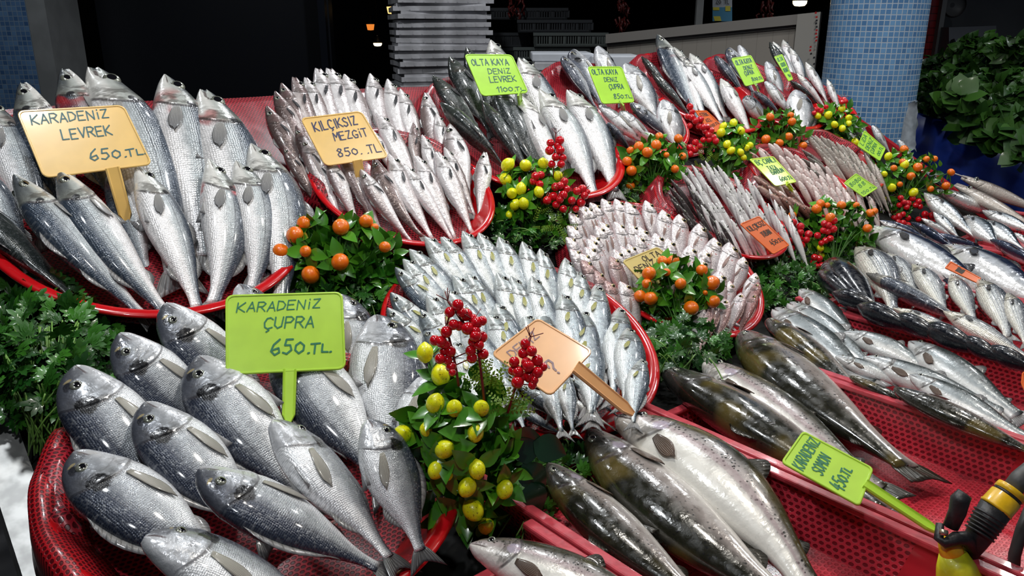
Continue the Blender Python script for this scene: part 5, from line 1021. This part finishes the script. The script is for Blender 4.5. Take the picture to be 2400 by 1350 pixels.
spray('mixed spray of oranges and red berries beside the smelt', (1950, 660), (1965, 545, 92, 62), lemons=[(1921, 645, 10), (1923, 582, 8), (1925, 599, 8), (1818, 592, 7)], oranges=[(1857, 505, 10), (1914, 490, 12), (1923, 477, 10), (1939, 481, 7), (1972, 481, 11), (2007, 481, 8), (2040, 500, 11), (2050, 495, 8), (2033, 535, 11), (1946, 510, 12)],
      berries=[(1860, 521, 7), (1876, 531, 8), (1859, 545, 8), (1876, 544, 7), (1895, 549, 8), (1874, 557, 7), (1855, 564, 7), (1867, 570, 7), (1878, 575, 8), (1855, 582, 7), (1890, 562, 7), (1932, 524, 7), (1954, 517, 8), (1942, 528, 7), (1930, 540, 7), (1940, 542, 7), (1953, 537, 8), (1916, 552, 7), (1935, 564, 7), (1946, 559, 7), (1925, 570, 6),
               (1909, 603, 7), (1920, 606, 7), (1907, 615, 7), (1925, 622, 7), (1914, 624, 6), (1883, 631, 6), (1902, 634, 6), (1845, 600, 6), (1852, 592, 6)], bstems=[(1862, 515, 1875, 590), (1950, 512, 1925, 575), (1918, 598, 1912, 640)], nleaf=150, leafsz=.036, fern=[(1905, 585, 28, 18), (1870, 640, 20, 8)])
spray('large mixed spray of oranges, yellow fruit and berries at far end', (2110, 505), (2125, 425, 100, 68), oranges=[(2151, 392, 11), (2135, 413, 10), (2229, 404, 9), (2217, 436, 10), (2181, 443, 8), (2095, 394, 8), (2109, 432, 7), (2119, 350, 10), (2116, 380, 9), (2171, 373, 8), (2191, 372, 7)],
      lemons=[(2082, 367, 9), (2120, 385, 10), (2063, 437, 9), (2090, 440, 10), (2141, 451, 10), (2077, 464, 6), (2073, 408, 7)],
      berries=[(2111, 464, 6), (2118, 474, 6), (2108, 481, 6), (2128, 477, 7), (2139, 465, 6), (2153, 472, 6), (2156, 484, 6), (2146, 481, 6), (2125, 486, 6), (2107, 507, 7), (2116, 502, 6), (2095, 511, 6), (2104, 521, 7), (2116, 523, 7), (2127, 528, 7), (2128, 511, 6), (2113, 538, 6), (2168, 502, 7), (2184, 505, 7), (2153, 514, 6),
               (2168, 514, 6), (2179, 523, 8), (2193, 519, 7)], bstems=[(2105, 462, 2130, 500), (2098, 510, 2125, 535), (2195, 512, 2160, 500)], nleaf=170, leafsz=.036, fern=[(2070, 490, 25, 12)])
# ---------------------------------------------------------------- parsley and other greens lying between the bowls
def parsley(label, cx, cy, rx, ry, n, w=.06, sz=.045, stems=12, sdir=None, wspan=.05, mat=None, kind='parsley', name='parsley_bunch', cat='herbs'):
    B0 = cast(cx, cy, 0.01); its = []; root = empty(name, B0); tag(root, label, cat)
    for _ in range(n):
        a = random.uniform(0, 2*math.pi); r = math.sqrt(random.random()); q = max(0, 1-r*r)
        p = cast(cx+rx*r*math.cos(a), cy+ry*r*math.sin(a), w*(.25+.75*q)+random.uniform(-wspan, .0)*q); out = norm(np.array([0, 0, .7])+cr*math.cos(a)*r*.9-cu*0+cu*(-math.sin(a))*r*.7)
        its.append((p-B0, norm(rv()*.8+out*.5), out+rv()*.5-cf*.4, sz*random.uniform(.6, 1.15), kind, random.random()**1.5))
    scatter('leaves', mat or PARS, its, root)
    mb = MB()
    for k in range(stems):
        a = cast(cx+random.uniform(-.6, .6)*rx, cy+random.uniform(-.5, .6)*ry, w*.8)-B0
        if sdir: b_ = cast(sdir[0]+random.uniform(-1, 1)*sdir[2], sdir[1]+random.uniform(-1, 1)*sdir[3], .03)-B0
        else: b_ = a+rv()*.06-np.array([0, 0, .03])
        mb.tube(bez(a, (a+b_)/2+rv()*.015+np.array([0, 0, .015]), b_, 6), .0013, 5)
    mb.build('stems', STEML, root); return root
parsley('big bunch of dark parsley with cut stems at the left edge', 105, 835, 155, 170, 420, w=.15, sz=.050, stems=60, sdir=(110, 1040, 45, 30), wspan=.10)
parsley('parsley tucked under the orange spray beside the left bowl', 830, 680, 115, 75, 260, w=.09)
parsley('parsley under the yellow fruit spray behind the bluefish bowl', 1235, 540, 100, 48, 130, w=.07)
parsley('parsley below the orange spray beside the second bass bowl', 1500, 462, 75, 30, 80, w=.05, sz=.04)
parsley('thick parsley beneath the orange spray of the pandora bowl', 1600, 795, 105, 90, 420, w=.14, sz=.042, wspan=.08)
parsley('parsley right of the pandora bowl below the smelt', 1840, 660, 90, 72, 220, w=.07, sz=.042)
parsley('parsley between the lemon spray and the front trout crate', 1320, 1090, 78, 55, 110, w=.08)
parsley('parsley under the lemon spray at the bream bowl rim', 1215, 1175, 60, 52, 80, w=.07)
parsley('parsley under the mixed berry spray above the silver trout', 2000, 610, 70, 45, 110, w=.06, sz=.04)
parsley('parsley behind the smelt under the tall berry twig', 1770, 400, 80, 38, 110, w=.06, sz=.04)
parsley('parsley wedged between middle and rear trout crates', 1905, 690, 60, 40, 70, w=.06, sz=.04)
parsley('greens at the pillar foot beneath the yellow spray', 2000, 340, 55, 25, 60, w=.06, sz=.04)
# ================================================================ spray gun on its hose
def sprayer():
    z0 = depth(cast(2240, 1230, .13)); o = at(2245, 1250, z0); root = empty('spray_gun', o); tag(root, 'black and yellow garden spray gun lying over the front of the crate', 'spray gun')
    rub = simple('black_rubber_grip', (.018, .018, .020), .45, var=.2, nscale=120, bump=.2); yel = simple('yellow_connector_plastic', (.78, .46, .012), .35, coat=.3, var=.12, nscale=60); tape = simple('yellow_green_tape', (.62, .62, .02), .4, coat=.3, var=.15, nscale=35, bump=.5); brs = simple('spray_gun_steel', (.5, .46, .36), .3, .8)
    def P(x, y, dz=0): return at(x, y, z0+dz)-o
    px = lambda n: n*z0/FPX
    mb = MB(); mb.tube([P(2268, 1300, .01), P(2285, 1270), P(2312, 1225, -.004), P(2335, 1190, -.006)], [px(20), px(27), px(33), px(36)], 20)
    mb.build('grip', rub, root)
    rb = MB()
    for k in range(6): t = k/5; c = P(2296+24*t, 1250-40*t, -.004); d = norm(P(2335, 1190)-P(2285, 1270)); a_ = norm(np.cross(d, cf)); rb.tube([c-d*.0012, c+d*.0012], px(34+2.5*t), 20)
    rb.build('grip_ridges', rub, root)
    A, Bq = P(2332, 1194, -.006), P(2374, 1146, -.006); d = norm(Bq-A); L = np.linalg.norm(Bq-A); c = MB()
    c.tube([A, A+d*L*.08, A+d*L*.1, A+d*L*.62, A+d*L*.64, A+d*L*.74, A+d*L*.76, A+d*L*.98, A+d*L], [px(35), px(38), px(36), px(35), px(31), px(31), px(35), px(34), px(28)], 28); c.build('connector', yel, root)
    MB().tube([A+d*L*.63, A+d*L*.75], px(32.5), 28).build('seal_ring', rub, root)
    lv = MB(); lv.tube([P(2228, 1235, -.01), P(2244, 1200, -.015), P(2250, 1172, -.02), P(2262, 1157, -.022)], [px(17), px(19), px(21), px(17)], 16); lv.build('trigger', rub, root)
    cl = MB(); cl.tube([P(2203, 1228, -.004), P(2200, 1262, -.012), P(2214, 1274, -.016), P(2240, 1262, -.018), P(2262, 1262, -.012), P(2285, 1290, .0)], [px(9), px(11), px(12), px(16), px(18), px(14)], 12); cl.build('trigger_guard', rub, root)
    MB().tube([P(2205, 1246, -.02), P(2219, 1250, -.02)], px(7), 10).build('valve_pin', brs, root)
    nz_ = MB(); nz_.tube([P(2218, 1262, -.004), P(2228, 1285, -.004), P(2235, 1310, 0)], [px(20), px(26), px(28)], 20); nz_.build('neck', yel, root)
    hd = MB(); hd.tube([P(2233, 1296, 0), P(2240, 1325, -.002), P(2250, 1365, 0), P(2262, 1410, .01)], [px(30), px(42), px(52), px(58)], 24); hd.build('taped_head', tape, root)
    h = MB(); h.tube([at(2372, 1148, z0-.006), at(2392, 1122, z0-.004), at(2425, 1095, z0+.01), at(2500, 1075, z0+.05), at(2600, 1110, z0+.05)], px(22), 16)
    q = h.build('garden_hose', simple('grey_hose_rubber', (.07, .07, .07), .5, var=.2, nscale=80)); tag(q, 'dark grey garden hose leading off the right edge from the spray gun', 'hose')
    h = MB(); h.tube([at(2420, 1180, z0+.03), at(2395, 1240, z0+.03), at(2378, 1300, z0+.03), at(2372, 1380, z0+.03)], px(14), 12)
    q = h.build('garden_hose', simple('black_hose_rubber', (.03, .03, .03), .45)); tag(q, 'thinner black hose running down the bottom right corner', 'hose')
sprayer()
# ================================================================ things behind the stall
FOAM = simple('grey_white_foam', (.52, .52, .54), .6, var=.22, nscale=9, bump=.15); FOAMW = simple('white_foam', (.62, .65, .70), .55, var=.06, nscale=12, bump=.1)
def obox(name, px0, px1, py0, py1, z, dpt, mat, label, cat, group=None, bev=.006, yaw=0.0, ground=False):
    """upright box whose front face spans the given picture rectangle at depth z"""
    a, b_, c = at(px0, py0, z), at(px1, py0, z), at((px0+px1)/2, py1, z); wd = np.linalg.norm(b_-a); top = (a[2]+b_[2])/2; bot = 0.0 if ground else c[2]; mid = (a+b_)/2
    mb = MB().box(-wd/2, wd/2, 0, dpt, 0, top-bot); o = mb.build(name, mat, None, False); o.location = (mid[0], mid[1], bot)
    o.rotation_euler = (0, 0, math.atan2(rt[1], rt[0])+yaw)
    if bev: m_ = o.modifiers.new('b', 'BEVEL'); m_.width = bev; m_.segments = 2
    tag(o, label, cat, group); return o
# leaning tower of foam lids
y = 200.0; zs = 4.7; cxx = 1033; i = 0; hh_ = 16.6
zb = at(1033, 203, zs)[2]; zz = zb; step_h = .0415; cxy = at(1033, 203, zs)
NL = 18
def lid(w, d, h):
    mb = MB(); mb.box(-w/2, w/2, -d/2, d/2, 0, h*.55); mb.box(-w/2+.02, w/2-.02, -d/2+.02, d/2-.02, h*.55, h*.9)
    for k in range(9): x = -w/2+w*(k+.3+random.random()*.3)/9; mb.box(x, x+.006, -d/2-.002, -d/2+.01, .004, h*.5)
    return mb
for i in range(NL):
    o = lid(.53+random.uniform(-.02, .02), .38, step_h*1.08).build('foam_slab', FOAM, None, False)
    o.location = (cxy[0]+rt[0]*random.uniform(-.012, .012), cxy[1]+rt[1]*random.uniform(-.012, .012), zz); o.rotation_euler = (random.uniform(-.012, .012), random.uniform(-.012, .012), math.atan2(rt[1], rt[0])+.25+random.uniform(-.05, .05))
    zz += step_h
    tag(o, ('grey-white foam slab, lowest of the tall stack' if i == 0 else f'grey-white foam slab, {ordn(i+1)} from the bottom of the tall stack'), 'foam slab', 'tall stack of foam slabs behind the stall')
q = MB().box(-.32, .32, -.25, .25, 0, zb-.001).build('dark_table', simple('black_table', (.008, .008, .009), .5), None, False); q.location = (cxy[0], cxy[1], 0); q.rotation_euler = (0, 0, math.atan2(rt[1], rt[0])+.25); tag(q, 'black table under the tall stack of foam slabs', 'table')
# stacked ventilated crates
CRG = simple('grey_green_crate_plastic', (.075, .09, .085), .5); CRK = simple('black_crate_plastic', (.016, .020, .024), .5)
def vcrate(px0, px1, py0, py1, z, mat, label, slots=30, dpt=.38):
    a, b_, c = at(px0, py0, z), at(px1, py0, z), at(px0, py1, z); wd = np.linalg.norm(b_-a); h = a[2]-c[2]; o = empty('fish_box', (a[0]*.5+b_[0]*.5, a[1]*.5+b_[1]*.5, c[2])); o.rotation_euler = (0, 0, math.atan2(rt[1], rt[0])); tag(o, label, 'crate', 'ventilated crates stacked behind the stall')
    mb = MB(); t = .012
    for (x0, x1, y0, y1) in ((-wd/2, wd/2, 0, t), (-wd/2, wd/2, dpt-t, dpt), (-wd/2, -wd/2+t, 0, dpt), (wd/2-t, wd/2, 0, dpt)):
        mb.box(x0, x1, y0, y1, 0, h*.22); mb.box(x0, x1, y0, y1, h*.80, h)
        n_ = slots if x1-x0 > .1 else 14
        for k in range(n_+1):
            if x1-x0 > .1: xx = x0+(x1-x0-.006)*k/n_; mb.box(xx, xx+(.007 if k % 6 else .02), y0, y1, h*.2, h*.82)
            else: yy = y0+(y1-y0-.006)*k/n_; mb.box(x0, x1, yy, yy+.007, h*.2, h*.82)
    mb.build('slatted_sides', mat, o, False); MB().box(-wd/2, wd/2, 0, dpt, 0, .008).build('crate_base', mat, o, False); MB().box(-wd/2-.006, wd/2+.006, -.006, .008, h-.014, h+.004).build('rim', mat, o, False)
vcrate(1252, 1424, 78, 110, 4.9, CRG, 'grey-green slotted crate on top of the foam boxes'); vcrate(1214, 1386, 48, 76, 4.95, CRK, 'black slotted crate on the grey-green one')
vcrate(1205, 1380, 112, 140, 4.95, CRG, 'dim slotted crate under the grey-green one'); vcrate(1138, 1238, 78, 112, 5.1, CRK, 'black crate at the left of the crate stack'); vcrate(1130, 1232, 114, 150, 5.1, CRK, 'lower black crate at left of the crate stack'); vcrate(1150, 1330, 20, 46, 5.2, CRK, 'topmost black crate of the stack')
obox('foam_box', 1247, 1392, 125, 145, 4.0, .4, FOAMW, 'white foam box lid behind the second green tag', 'foam box', 'foam boxes behind the stall'); obox('foam_box', 1252, 1390, 146, 166, 4.0, .38, FOAM, 'grey foam box under the white lid', 'foam box', 'foam boxes behind the stall')
obox('foam_box', 1255, 1390, 168, 200, 4.0, .38, FOAM, 'lowest grey foam box beside the bass bowl', 'foam box', 'foam boxes behind the stall'); obox('foam_box', 1386, 1505, 131, 172, 3.95, .36, FOAMW, 'bright white foam box between bream heads', 'foam box', 'foam boxes behind the stall')
obox('table', 1240, 1510, 201, 420, 3.95, .5, simple('dark_side_table', (.02, .02, .022), .5), 'dark table carrying the white foam boxes', 'table', bev=0, ground=True)
obox('table', 1120, 1430, 152, 420, 4.9, .6, simple('dark_back_table', (.012, .012, .014), .5), 'dark table under the slotted crates', 'table', bev=0, ground=True)
# white panelled counter running up to the tiled pillar
def quad_wall(name, A, B, h_drop, thick, mat, label=None, cat=None, kind=None, uvname=True):
    """vertical slab with a sloping top from A to B"""
    d = norm(np.array([B[0]-A[0], B[1]-A[1], 0])); n_ = np.array([-d[1], d[0], 0]); n_ = n_ if n_ @ fw > 0 else -n_
    V = [A, B, B-np.array([0, 0, h_drop]), A-np.array([0, 0, h_drop])]; V += [v+n_*thick for v in V]
    mb = MB(); mb.add(V, [(0, 1, 2, 3), (7, 6, 5, 4), (0, 4, 5, 1), (1, 5, 6, 2), (2, 6, 7, 3), (3, 7, 4, 0)]); o = mb.build(name, mat, None, False)
    if kind: tag(o, kind=kind)
    if label: tag(o, label, cat)
    return o
def board_mat():
    b = NB('panel_boards'); o = b.sep(b.obj()); u = b.m('ADD', b.m('MULTIPLY', o[0], float(rt[0])), b.m('MULTIPLY', o[1], float(rt[1]))); f = b.m('ABSOLUTE', b.m('SUBTRACT', b.m('FRACT', b.m('DIVIDE', u, .075)), .5)); g = b.step(f, .47, .49)
    b.bump(g, -.6, .004); return b.set(Base_Color=b.mix(b.m('MULTIPLY', g, .4), (.29, .265, .23), (.12, .11, .10)), Roughness=.5)
A0, B0_ = at(1424, 80, 4.75), at(1925, 28, 4.25)
quad_wall('wall_panel', A0, B0_, 1.4, .05, board_mat(), kind='structure')
dr = norm(B0_-A0); nf = np.cross(dr, [0, 0, 1.]); nf = nf if nf @ fw < 0 else -nf
quad_wall('trim_5', A0+nf*.035+dr*0, B0_+nf*.035, .052, .10, simple('panel_top_rail', (.24, .225, .205), .45), kind='structure')
quad_wall('trim_6', A0+nf*.012-np.array([0, 0, .052]), B0_+nf*.012-np.array([0, 0, .052]), .016, .04, simple('panel_dark_bead', (.10, .095, .09), .5), kind='structure')  # thin darker bead running along below the top rail
Pq = B0_-dr*.115
quad_wall('trim_7', Pq+nf*.045, B0_+nf*.045, 1.4, .03, simple('marked_post', (.36, .345, .31), .45), kind='structure')
pst = MB(); zq = depth(B0_)-.06
for k, (x, y_, c_) in enumerate([(1914, 40, 0), (1914, 48, 1), (1913, 55, 1), (1914, 63, 1), (1914, 71, 0), (1913, 79, 0), (1914, 87, 0), (1913, 95, 0), (1900, 110, 0), (1899, 118, 0), (1901, 126, 1), (1908, 135, 1), (1908, 150, 1), (1912, 30, 0)]):
    p = at(x, y_, zq); pst.add([p+rt*a*.006+np.array([0, 0, b_*.006]) for a, b_ in ((-1, -1), (1, -.6), (.7, 1), (-.8, .7))], [(0, 1, 2, 3)], c_)
q = pst.build('post_lettering', [simple('red_sticker_ink', (.5, .02, .02), .5), simple('black_sticker_ink', (.03, .03, .03), .5)], None, False); tag(q, 'small red and black stuck-on letters down the post beside the pillar', 'lettering')
# window opening above the counter: mullion, poster, dried peppers, warm lamp
quad_wall('window_1', at(1637, -40, 4.9), at(1653, -40, 4.9), 0.27, .04, TRIM, kind='structure')
ps = empty('poster', at(1697, 20, 5.0)); tag(ps, 'poster with 20 TL and yellow and blue shapes behind the counter', 'poster'); o_ = at(1697, 20, 5.0)
def pq(x0, x1, y0, y1, dz=0, skew=0): return [at(x0, y0, 5.0+dz)-o_, at(x1, y0, 5.0+dz)-o_, at(x1+skew, y1, 5.0+dz)-o_, at(x0+skew, y1, 5.0+dz)-o_]
MB().add(pq(1670, 1716, -40, 50), [(0, 1, 2, 3)]).build('paper', simple('poster_paper', (.30, .33, .36), .6), ps, False)
MB().add(pq(1670, 1716, 17, 50, -.004), [(0, 1, 2, 3)]).build('blue_print', simple('poster_blue', (.02, .16, .28), .6), ps, False)
MB().add(pq(1671, 1686, 17, 24, -.008), [(0, 1, 2, 3)]).add(pq(1700, 1712, 14, 26, -.008), [(0, 1, 2, 3)]).add(pq(1672, 1688, 38, 49, -.008, 3), [(0, 1, 2, 3)]).build('yellow_print', simple('poster_yellow', (.45, .40, .02), .6), ps, False)
tb = MB()
for ci, ch in enumerate('20 TL'):
    if ch == ' ': continue
    for st_ in GL[ch]:
        pts = [at(1678+ci*6.6+float(a.split(',')[0])*1.6, 9-float(a.split(',')[1])*1.9, 4.99)-o_ for a in st_.split()]
        for a, b_ in zip(pts, pts[1:]): s_ = norm(np.cross(cf, b_-a))*.0022; tb.add([a+s_, a-s_, b_-s_, b_+s_], [(0, 1, 2, 3)])
tb.build('lettering', simple('poster_black', (.02, .02, .02), .6), ps, False)
def glow(name, col, st_):
    b = NB(name); return b.set(Base_Color=col, Emission_Color=col, Emission_Strength=st_)
GW = glow('warm_lamp_glow', (1, .82, .5), 3.0); GY = glow('amber_lamp_glow', (1, .62, .22), 1.1); GO = glow('orange_lamp_glow', (1, .28, .04), .6); CAPM = simple('lamp_cap_metal', (.05, .05, .05), .4, .5)
def pend(px, py, z, r, h, glowm, label, cord=1.0, shape='disc'):
    o = at(px, py, z); e = empty('pendant_lamp', o); tag(e, label, 'lamp')
    if shape == 'disc': MB().lathe([(.001, -h), (r*.7, -h*.9), (r*.95, -h*.5), (r, 0), (.001, 0)], 24).build('lamp_shade', glowm, e)
    else: MB().lathe([(.001, -h), (r*.75, -h*.95), (r*.9, -h*.4), (r, 0), (.001, 0.01)], 24).build('lamp_shade', glowm, e)
    MB().lathe([(r*1.02, 0.001), (r*1.02, .015), (r*.3, .05), (.004, .06)], 20).tube([(0, 0, .05), (0, 0, 4-o[2])], .004, 6).build('cap_and_cord', CAPM, e); return e
pend(1875, 2, 5.2, .045, .034, GW, 'bright warm ceiling lamp above the counter near the pillar'); pend(917, 16, 6.5, .038, .055, GY, 'amber pendant lamp left of the foam stack', shape='b'); pend(885, 101, 6.8, .036, .026, GW, 'small low warm lamp in the dark doorway')
pend(868, 57, 7.0, .035, .05, GO, 'small dim orange lamp above the low warm lamp', shape='b')
# dark ventilation: dried peppers hanging
PEP = simple('dried_pepper_skin', (.10, .012, .010), .4)
for kx, (px, py) in enumerate(((1462, 20), (1800, 14), (1210, -4))):
    mb = MB(); o = at(px, py-26, 5.1)
    for k in range(26): p = np.array([random.uniform(-.04, .04), random.uniform(-.04, .04), -random.uniform(.0, .17)]); mb.tube([p, p+rv()*.02+np.array([0, 0, -.02]), p+rv()*.02+np.array([0, 0, -.05])], [.008, .007, .002], 6)
    mb.tube([(0, 0, 0), (0, 0, 4-o[2])], .003, 5)
    q = mb.build('dried_peppers', PEP); q.location = o; q['kind'] = 'stuff'; tag(q, ['string of dried red peppers hanging in the dark above the panel', 'dark red dried peppers beside the warm ceiling lamp', 'dried peppers above the slotted crates'][kx], 'peppers')
# ---------------------------------------------------------------- right side: red tiled wall, dark shop front, greens stall
def brick_mat():
    b = NB('red_wall_tiles'); q = b.n('ShaderNodeTexBrick'); o = b.sep(b.obj()); u = b.m('ADD', b.m('MULTIPLY', o[0], float(rt[0])), b.m('MULTIPLY', o[1], float(rt[1])))
    b.put(q.inputs['Vector'], b.comb(u, o[2])); b.put(q.inputs['Color1'], (.34, .02, .024)); b.put(q.inputs['Color2'], (.28, .014, .018)); b.put(q.inputs['Mortar'], (.05, .004, .006)); b.put(q.inputs['Scale'], 1.); b.put(q.inputs['Brick Width'], .14); b.put(q.inputs['Row Height'], .055); b.put(q.inputs['Mortar Size'], .003)
    return b.set(Base_Color=q.outputs[0], Roughness=.3)
def slab(name, px0, px1, z, z1, z2, dpt, mat):
    a, b_ = at(px0, 0, z), at(px1, 0, z); V = [np.array([p[0], p[1], h]) for h in (z1, z2) for p in (a, b_, b_+fw*dpt, a+fw*dpt)]
    o = MB().add(V, [(0, 1, 5, 4), (1, 2, 6, 5), (2, 3, 7, 6), (3, 0, 4, 7), (4, 5, 6, 7), (3, 2, 1, 0)]).build(name, mat, None, False); tag(o, kind='structure'); return o
slab('wall_side', 2146, 2216, 6.4, 0, 4, .3, brick_mat()); slab('trim_8', 2210, 2221, 6.35, 0, 4, .1, simple('white_corner_trim', (.22, .22, .22), .5)); slab('wall_shop', 2218, 2700, 6.9, 0, 4, .2, simple('dim_grey_shopfront', (.10, .105, .11), .55, var=.1, nscale=3))
# washing-machine-like white cabinet with a helm emblem
hb = empty('cabinet', at(2250, 140, 6.3)); tag(hb, 'dim grey cabinet with a ship wheel emblem behind the greens', 'cabinet'); o_ = at(2250, 140, 6.3)
mb = MB(); P4 = [at(x, y_, 6.3)-o_ for x, y_ in ((2224, 64), (2335, 60), (2335, 260), (2224, 260))]; mb.add([*P4, *[p+fw*.3 for p in P4]], [(0, 1, 2, 3), (0, 4, 5, 1), (1, 5, 6, 2), (3, 2, 6, 7), (0, 3, 7, 4), (7, 6, 5, 4)]); mb.build('cabinet_body', simple('dim_cabinet_paint', (.13, .14, .16), .4), hb, False)
mb = MB(); cxw, cyw = 2253, 142
ring = [at(cxw+34*math.cos(a), cyw-34*math.sin(a), 6.27)-o_ for a in np.linspace(0, 2*math.pi, 25)]; mb.tube(ring, .017, 8, cap=False)
for k in range(8): a = math.pi*(k+.5)/4; mb.tube([at(cxw+8*math.cos(a), cyw-8*math.sin(a), 6.27)-o_, at(cxw+54*math.cos(a), cyw-54*math.sin(a), 6.27)-o_], [.010, .014], 8)
mb.build('ship_wheel_emblem', simple('dark_emblem', (.018, .02, .025), .4), hb)
# extractor disc above
q = MB().lathe([(.02, 0), (.085, .01), (.10, .03), (.09, .05)], 24).build('wall_lamp', simple('dim_round_fitting', (.16, .16, .16), .4)); q.location = at(2232, 12, 6.6); q.rotation_euler = (math.pi/2, 0, math.atan2(rt[1], rt[0])); tag(q, 'round grey wall fitting above the ship wheel', 'wall lamp')
# blue tarpaulin-covered greens table
TARP = simple('blue_tarpaulin', (.010, .035, .26), .38, coat=.25, var=.35, nscale=4, bump=.6)
zt = 4.6
top_line = [(2112, 262), (2135, 268), (2200, 285), (2280, 310), (2360, 345), (2460, 395), (2560, 430)]
V = []; cols = 60
tx = np.linspace(2108, 2600, cols)
for r in range(8):
    s = r/7
    for i, x in enumerate(tx):
        yt = np.interp(x, [p[0] for p in top_line], [p[1] for p in top_line]); z = zt-(x-2108)/2600*1.2; p = at(x, yt, z); fold = .03*math.sin(i*.75)+.02*math.sin(i*.31+1)
        V.append((p[0]-fw[0]*(fold*s+.05*s), p[1]-fw[1]*(fold*s+.05*s), p[2]*(1-s)+.02*s))
Fc = [(r*cols+i, r*cols+i+1, (r+1)*cols+i+1, (r+1)*cols+i) for r in range(7) for i in range(cols-1)]
b0 = len(V)
for i, x in enumerate(tx): yt = np.interp(x, [p[0] for p in top_line], [p[1] for p in top_line]); p = at(x, yt, zt-(x-2108)/2600*1.2)+fw*.9; V.append((p[0], p[1], p[2]+.12))
Fc += [(b0+i, b0+i+1, i+1, i) for i in range(cols-1)]
q = link('blue_tarpaulin', mesh('blue_tarpaulin', V, Fc, [TARP])); q.modifiers.new('s', 'SOLIDIFY').thickness = .004; tag(q, 'blue tarpaulin draped over the greens stall behind the fish', 'tarpaulin')
def greens(label, cx, cy, rx, ry, z, n, sz, t0=0.0, t1=1.0, kind='spinach'):
    its = []; c = at(cx, cy, z)
    for _ in range(n):
        v = rv(); v = v*random.random()**.25; p = c+cr*v[0]*rx*z/FPX+cu*v[1]*ry*z/FPX-cf*abs(v[2])*.18; out = norm(cr*v[0]+cu*(v[1]*.6+.25)-cf*.6)
        its.append((p, norm(out*.5+rv()*.8+np.array([0, 0, .3])), out+rv()*.5, sz*random.uniform(.6, 1.2), kind, t0+(t1-t0)*random.random()))
    o = scatter('greens_bunch', SPIN, its, None, c); tag(o, label, 'greens', 'leafy greens heaped on the blue stall'); return o
for lb, *a in [('rounded bunch of dark spinach at the left end of greens stall', 2170, 245, 48, 55, 4.8, 200, .09, 0, .45, 'spinach'), ('tall leafy bunch against the red wall', 2190, 190, 60, 42, 5.1, 220, .09, .0, .6, 'spinach'),
          ('bunch of broad green leaves at the top of the heap', 2290, 145, 70, 45, 4.9, 240, .10, .15, .9, 'spinach'), ('bright leafy bunch at the top right corner of heap', 2370, 140, 50, 40, 4.6, 180, .09, .3, 1., 'oval'),
          ('broad-leaved bunch in the middle of the heap', 2250, 225, 70, 45, 4.6, 240, .12, .1, .8, 'spinach'), ('drooping lettuce-like bunch low on the tarpaulin', 2285, 300, 34, 30, 4.35, 110, .12, .2, .9, 'ivy'),
          ('wide drooping bunch over the tarpaulin at right', 2350, 320, 52, 34, 4.25, 150, .12, .1, .8, 'ivy'), ('bunch of greens at the right edge of heap', 2370, 230, 60, 50, 4.4, 230, .11, .15, .9, 'spinach'), ('single light leaf bunch left of centre', 2215, 250, 22, 20, 4.4, 40, .11, .6, 1., 'ivy'), ('greens at the lowest right corner of the heap', 2400, 365, 35, 25, 4.1, 90, .10, .1, .6, 'ivy')]:
    greens(lb, *a)
# crumpled grey bag beside the pillar
its = MB(); o = at(2122, 285, 4.05); V = []
for i in range(9):
    for j in range(12): a = j/12*2*math.pi; t = i/8; r = .065*(1-.35*t)*(1+.15*math.sin(j*2.1+i*1.3)); V.append((r*math.cos(a)*1.0, r*math.sin(a), -.14+.24*t+.01*math.sin(j*3+i)))
its.add(V, [(i*12+j, i*12+(j+1) % 12, (i+1)*12+(j+1) % 12, (i+1)*12+j) for i in range(8) for j in range(12)]+[tuple(range(12)), tuple(96+j for j in range(11, -1, -1))]); q = its.build('plastic_bag', simple('grey_plastic_bag', (.32, .36, .40), .4, var=.2, nscale=20, bump=.5)); q.location = o; tag(q, 'crumpled grey plastic bag hanging beside the tiled pillar', 'bag')
# wire hook at the far end
mb = MB(); mb.tube([cast(2232, 405, .13), cast(2258, 414, .12), cast(2292, 425, .11), cast(2298, 432, .10), cast(2296, 440, .08)], .0025, 6); q = mb.build('wire_hook', simple('white_wire', (.6, .6, .6), .4)); tag(q, 'white bent wire rod at the far corner beside the brown fish', 'wire')
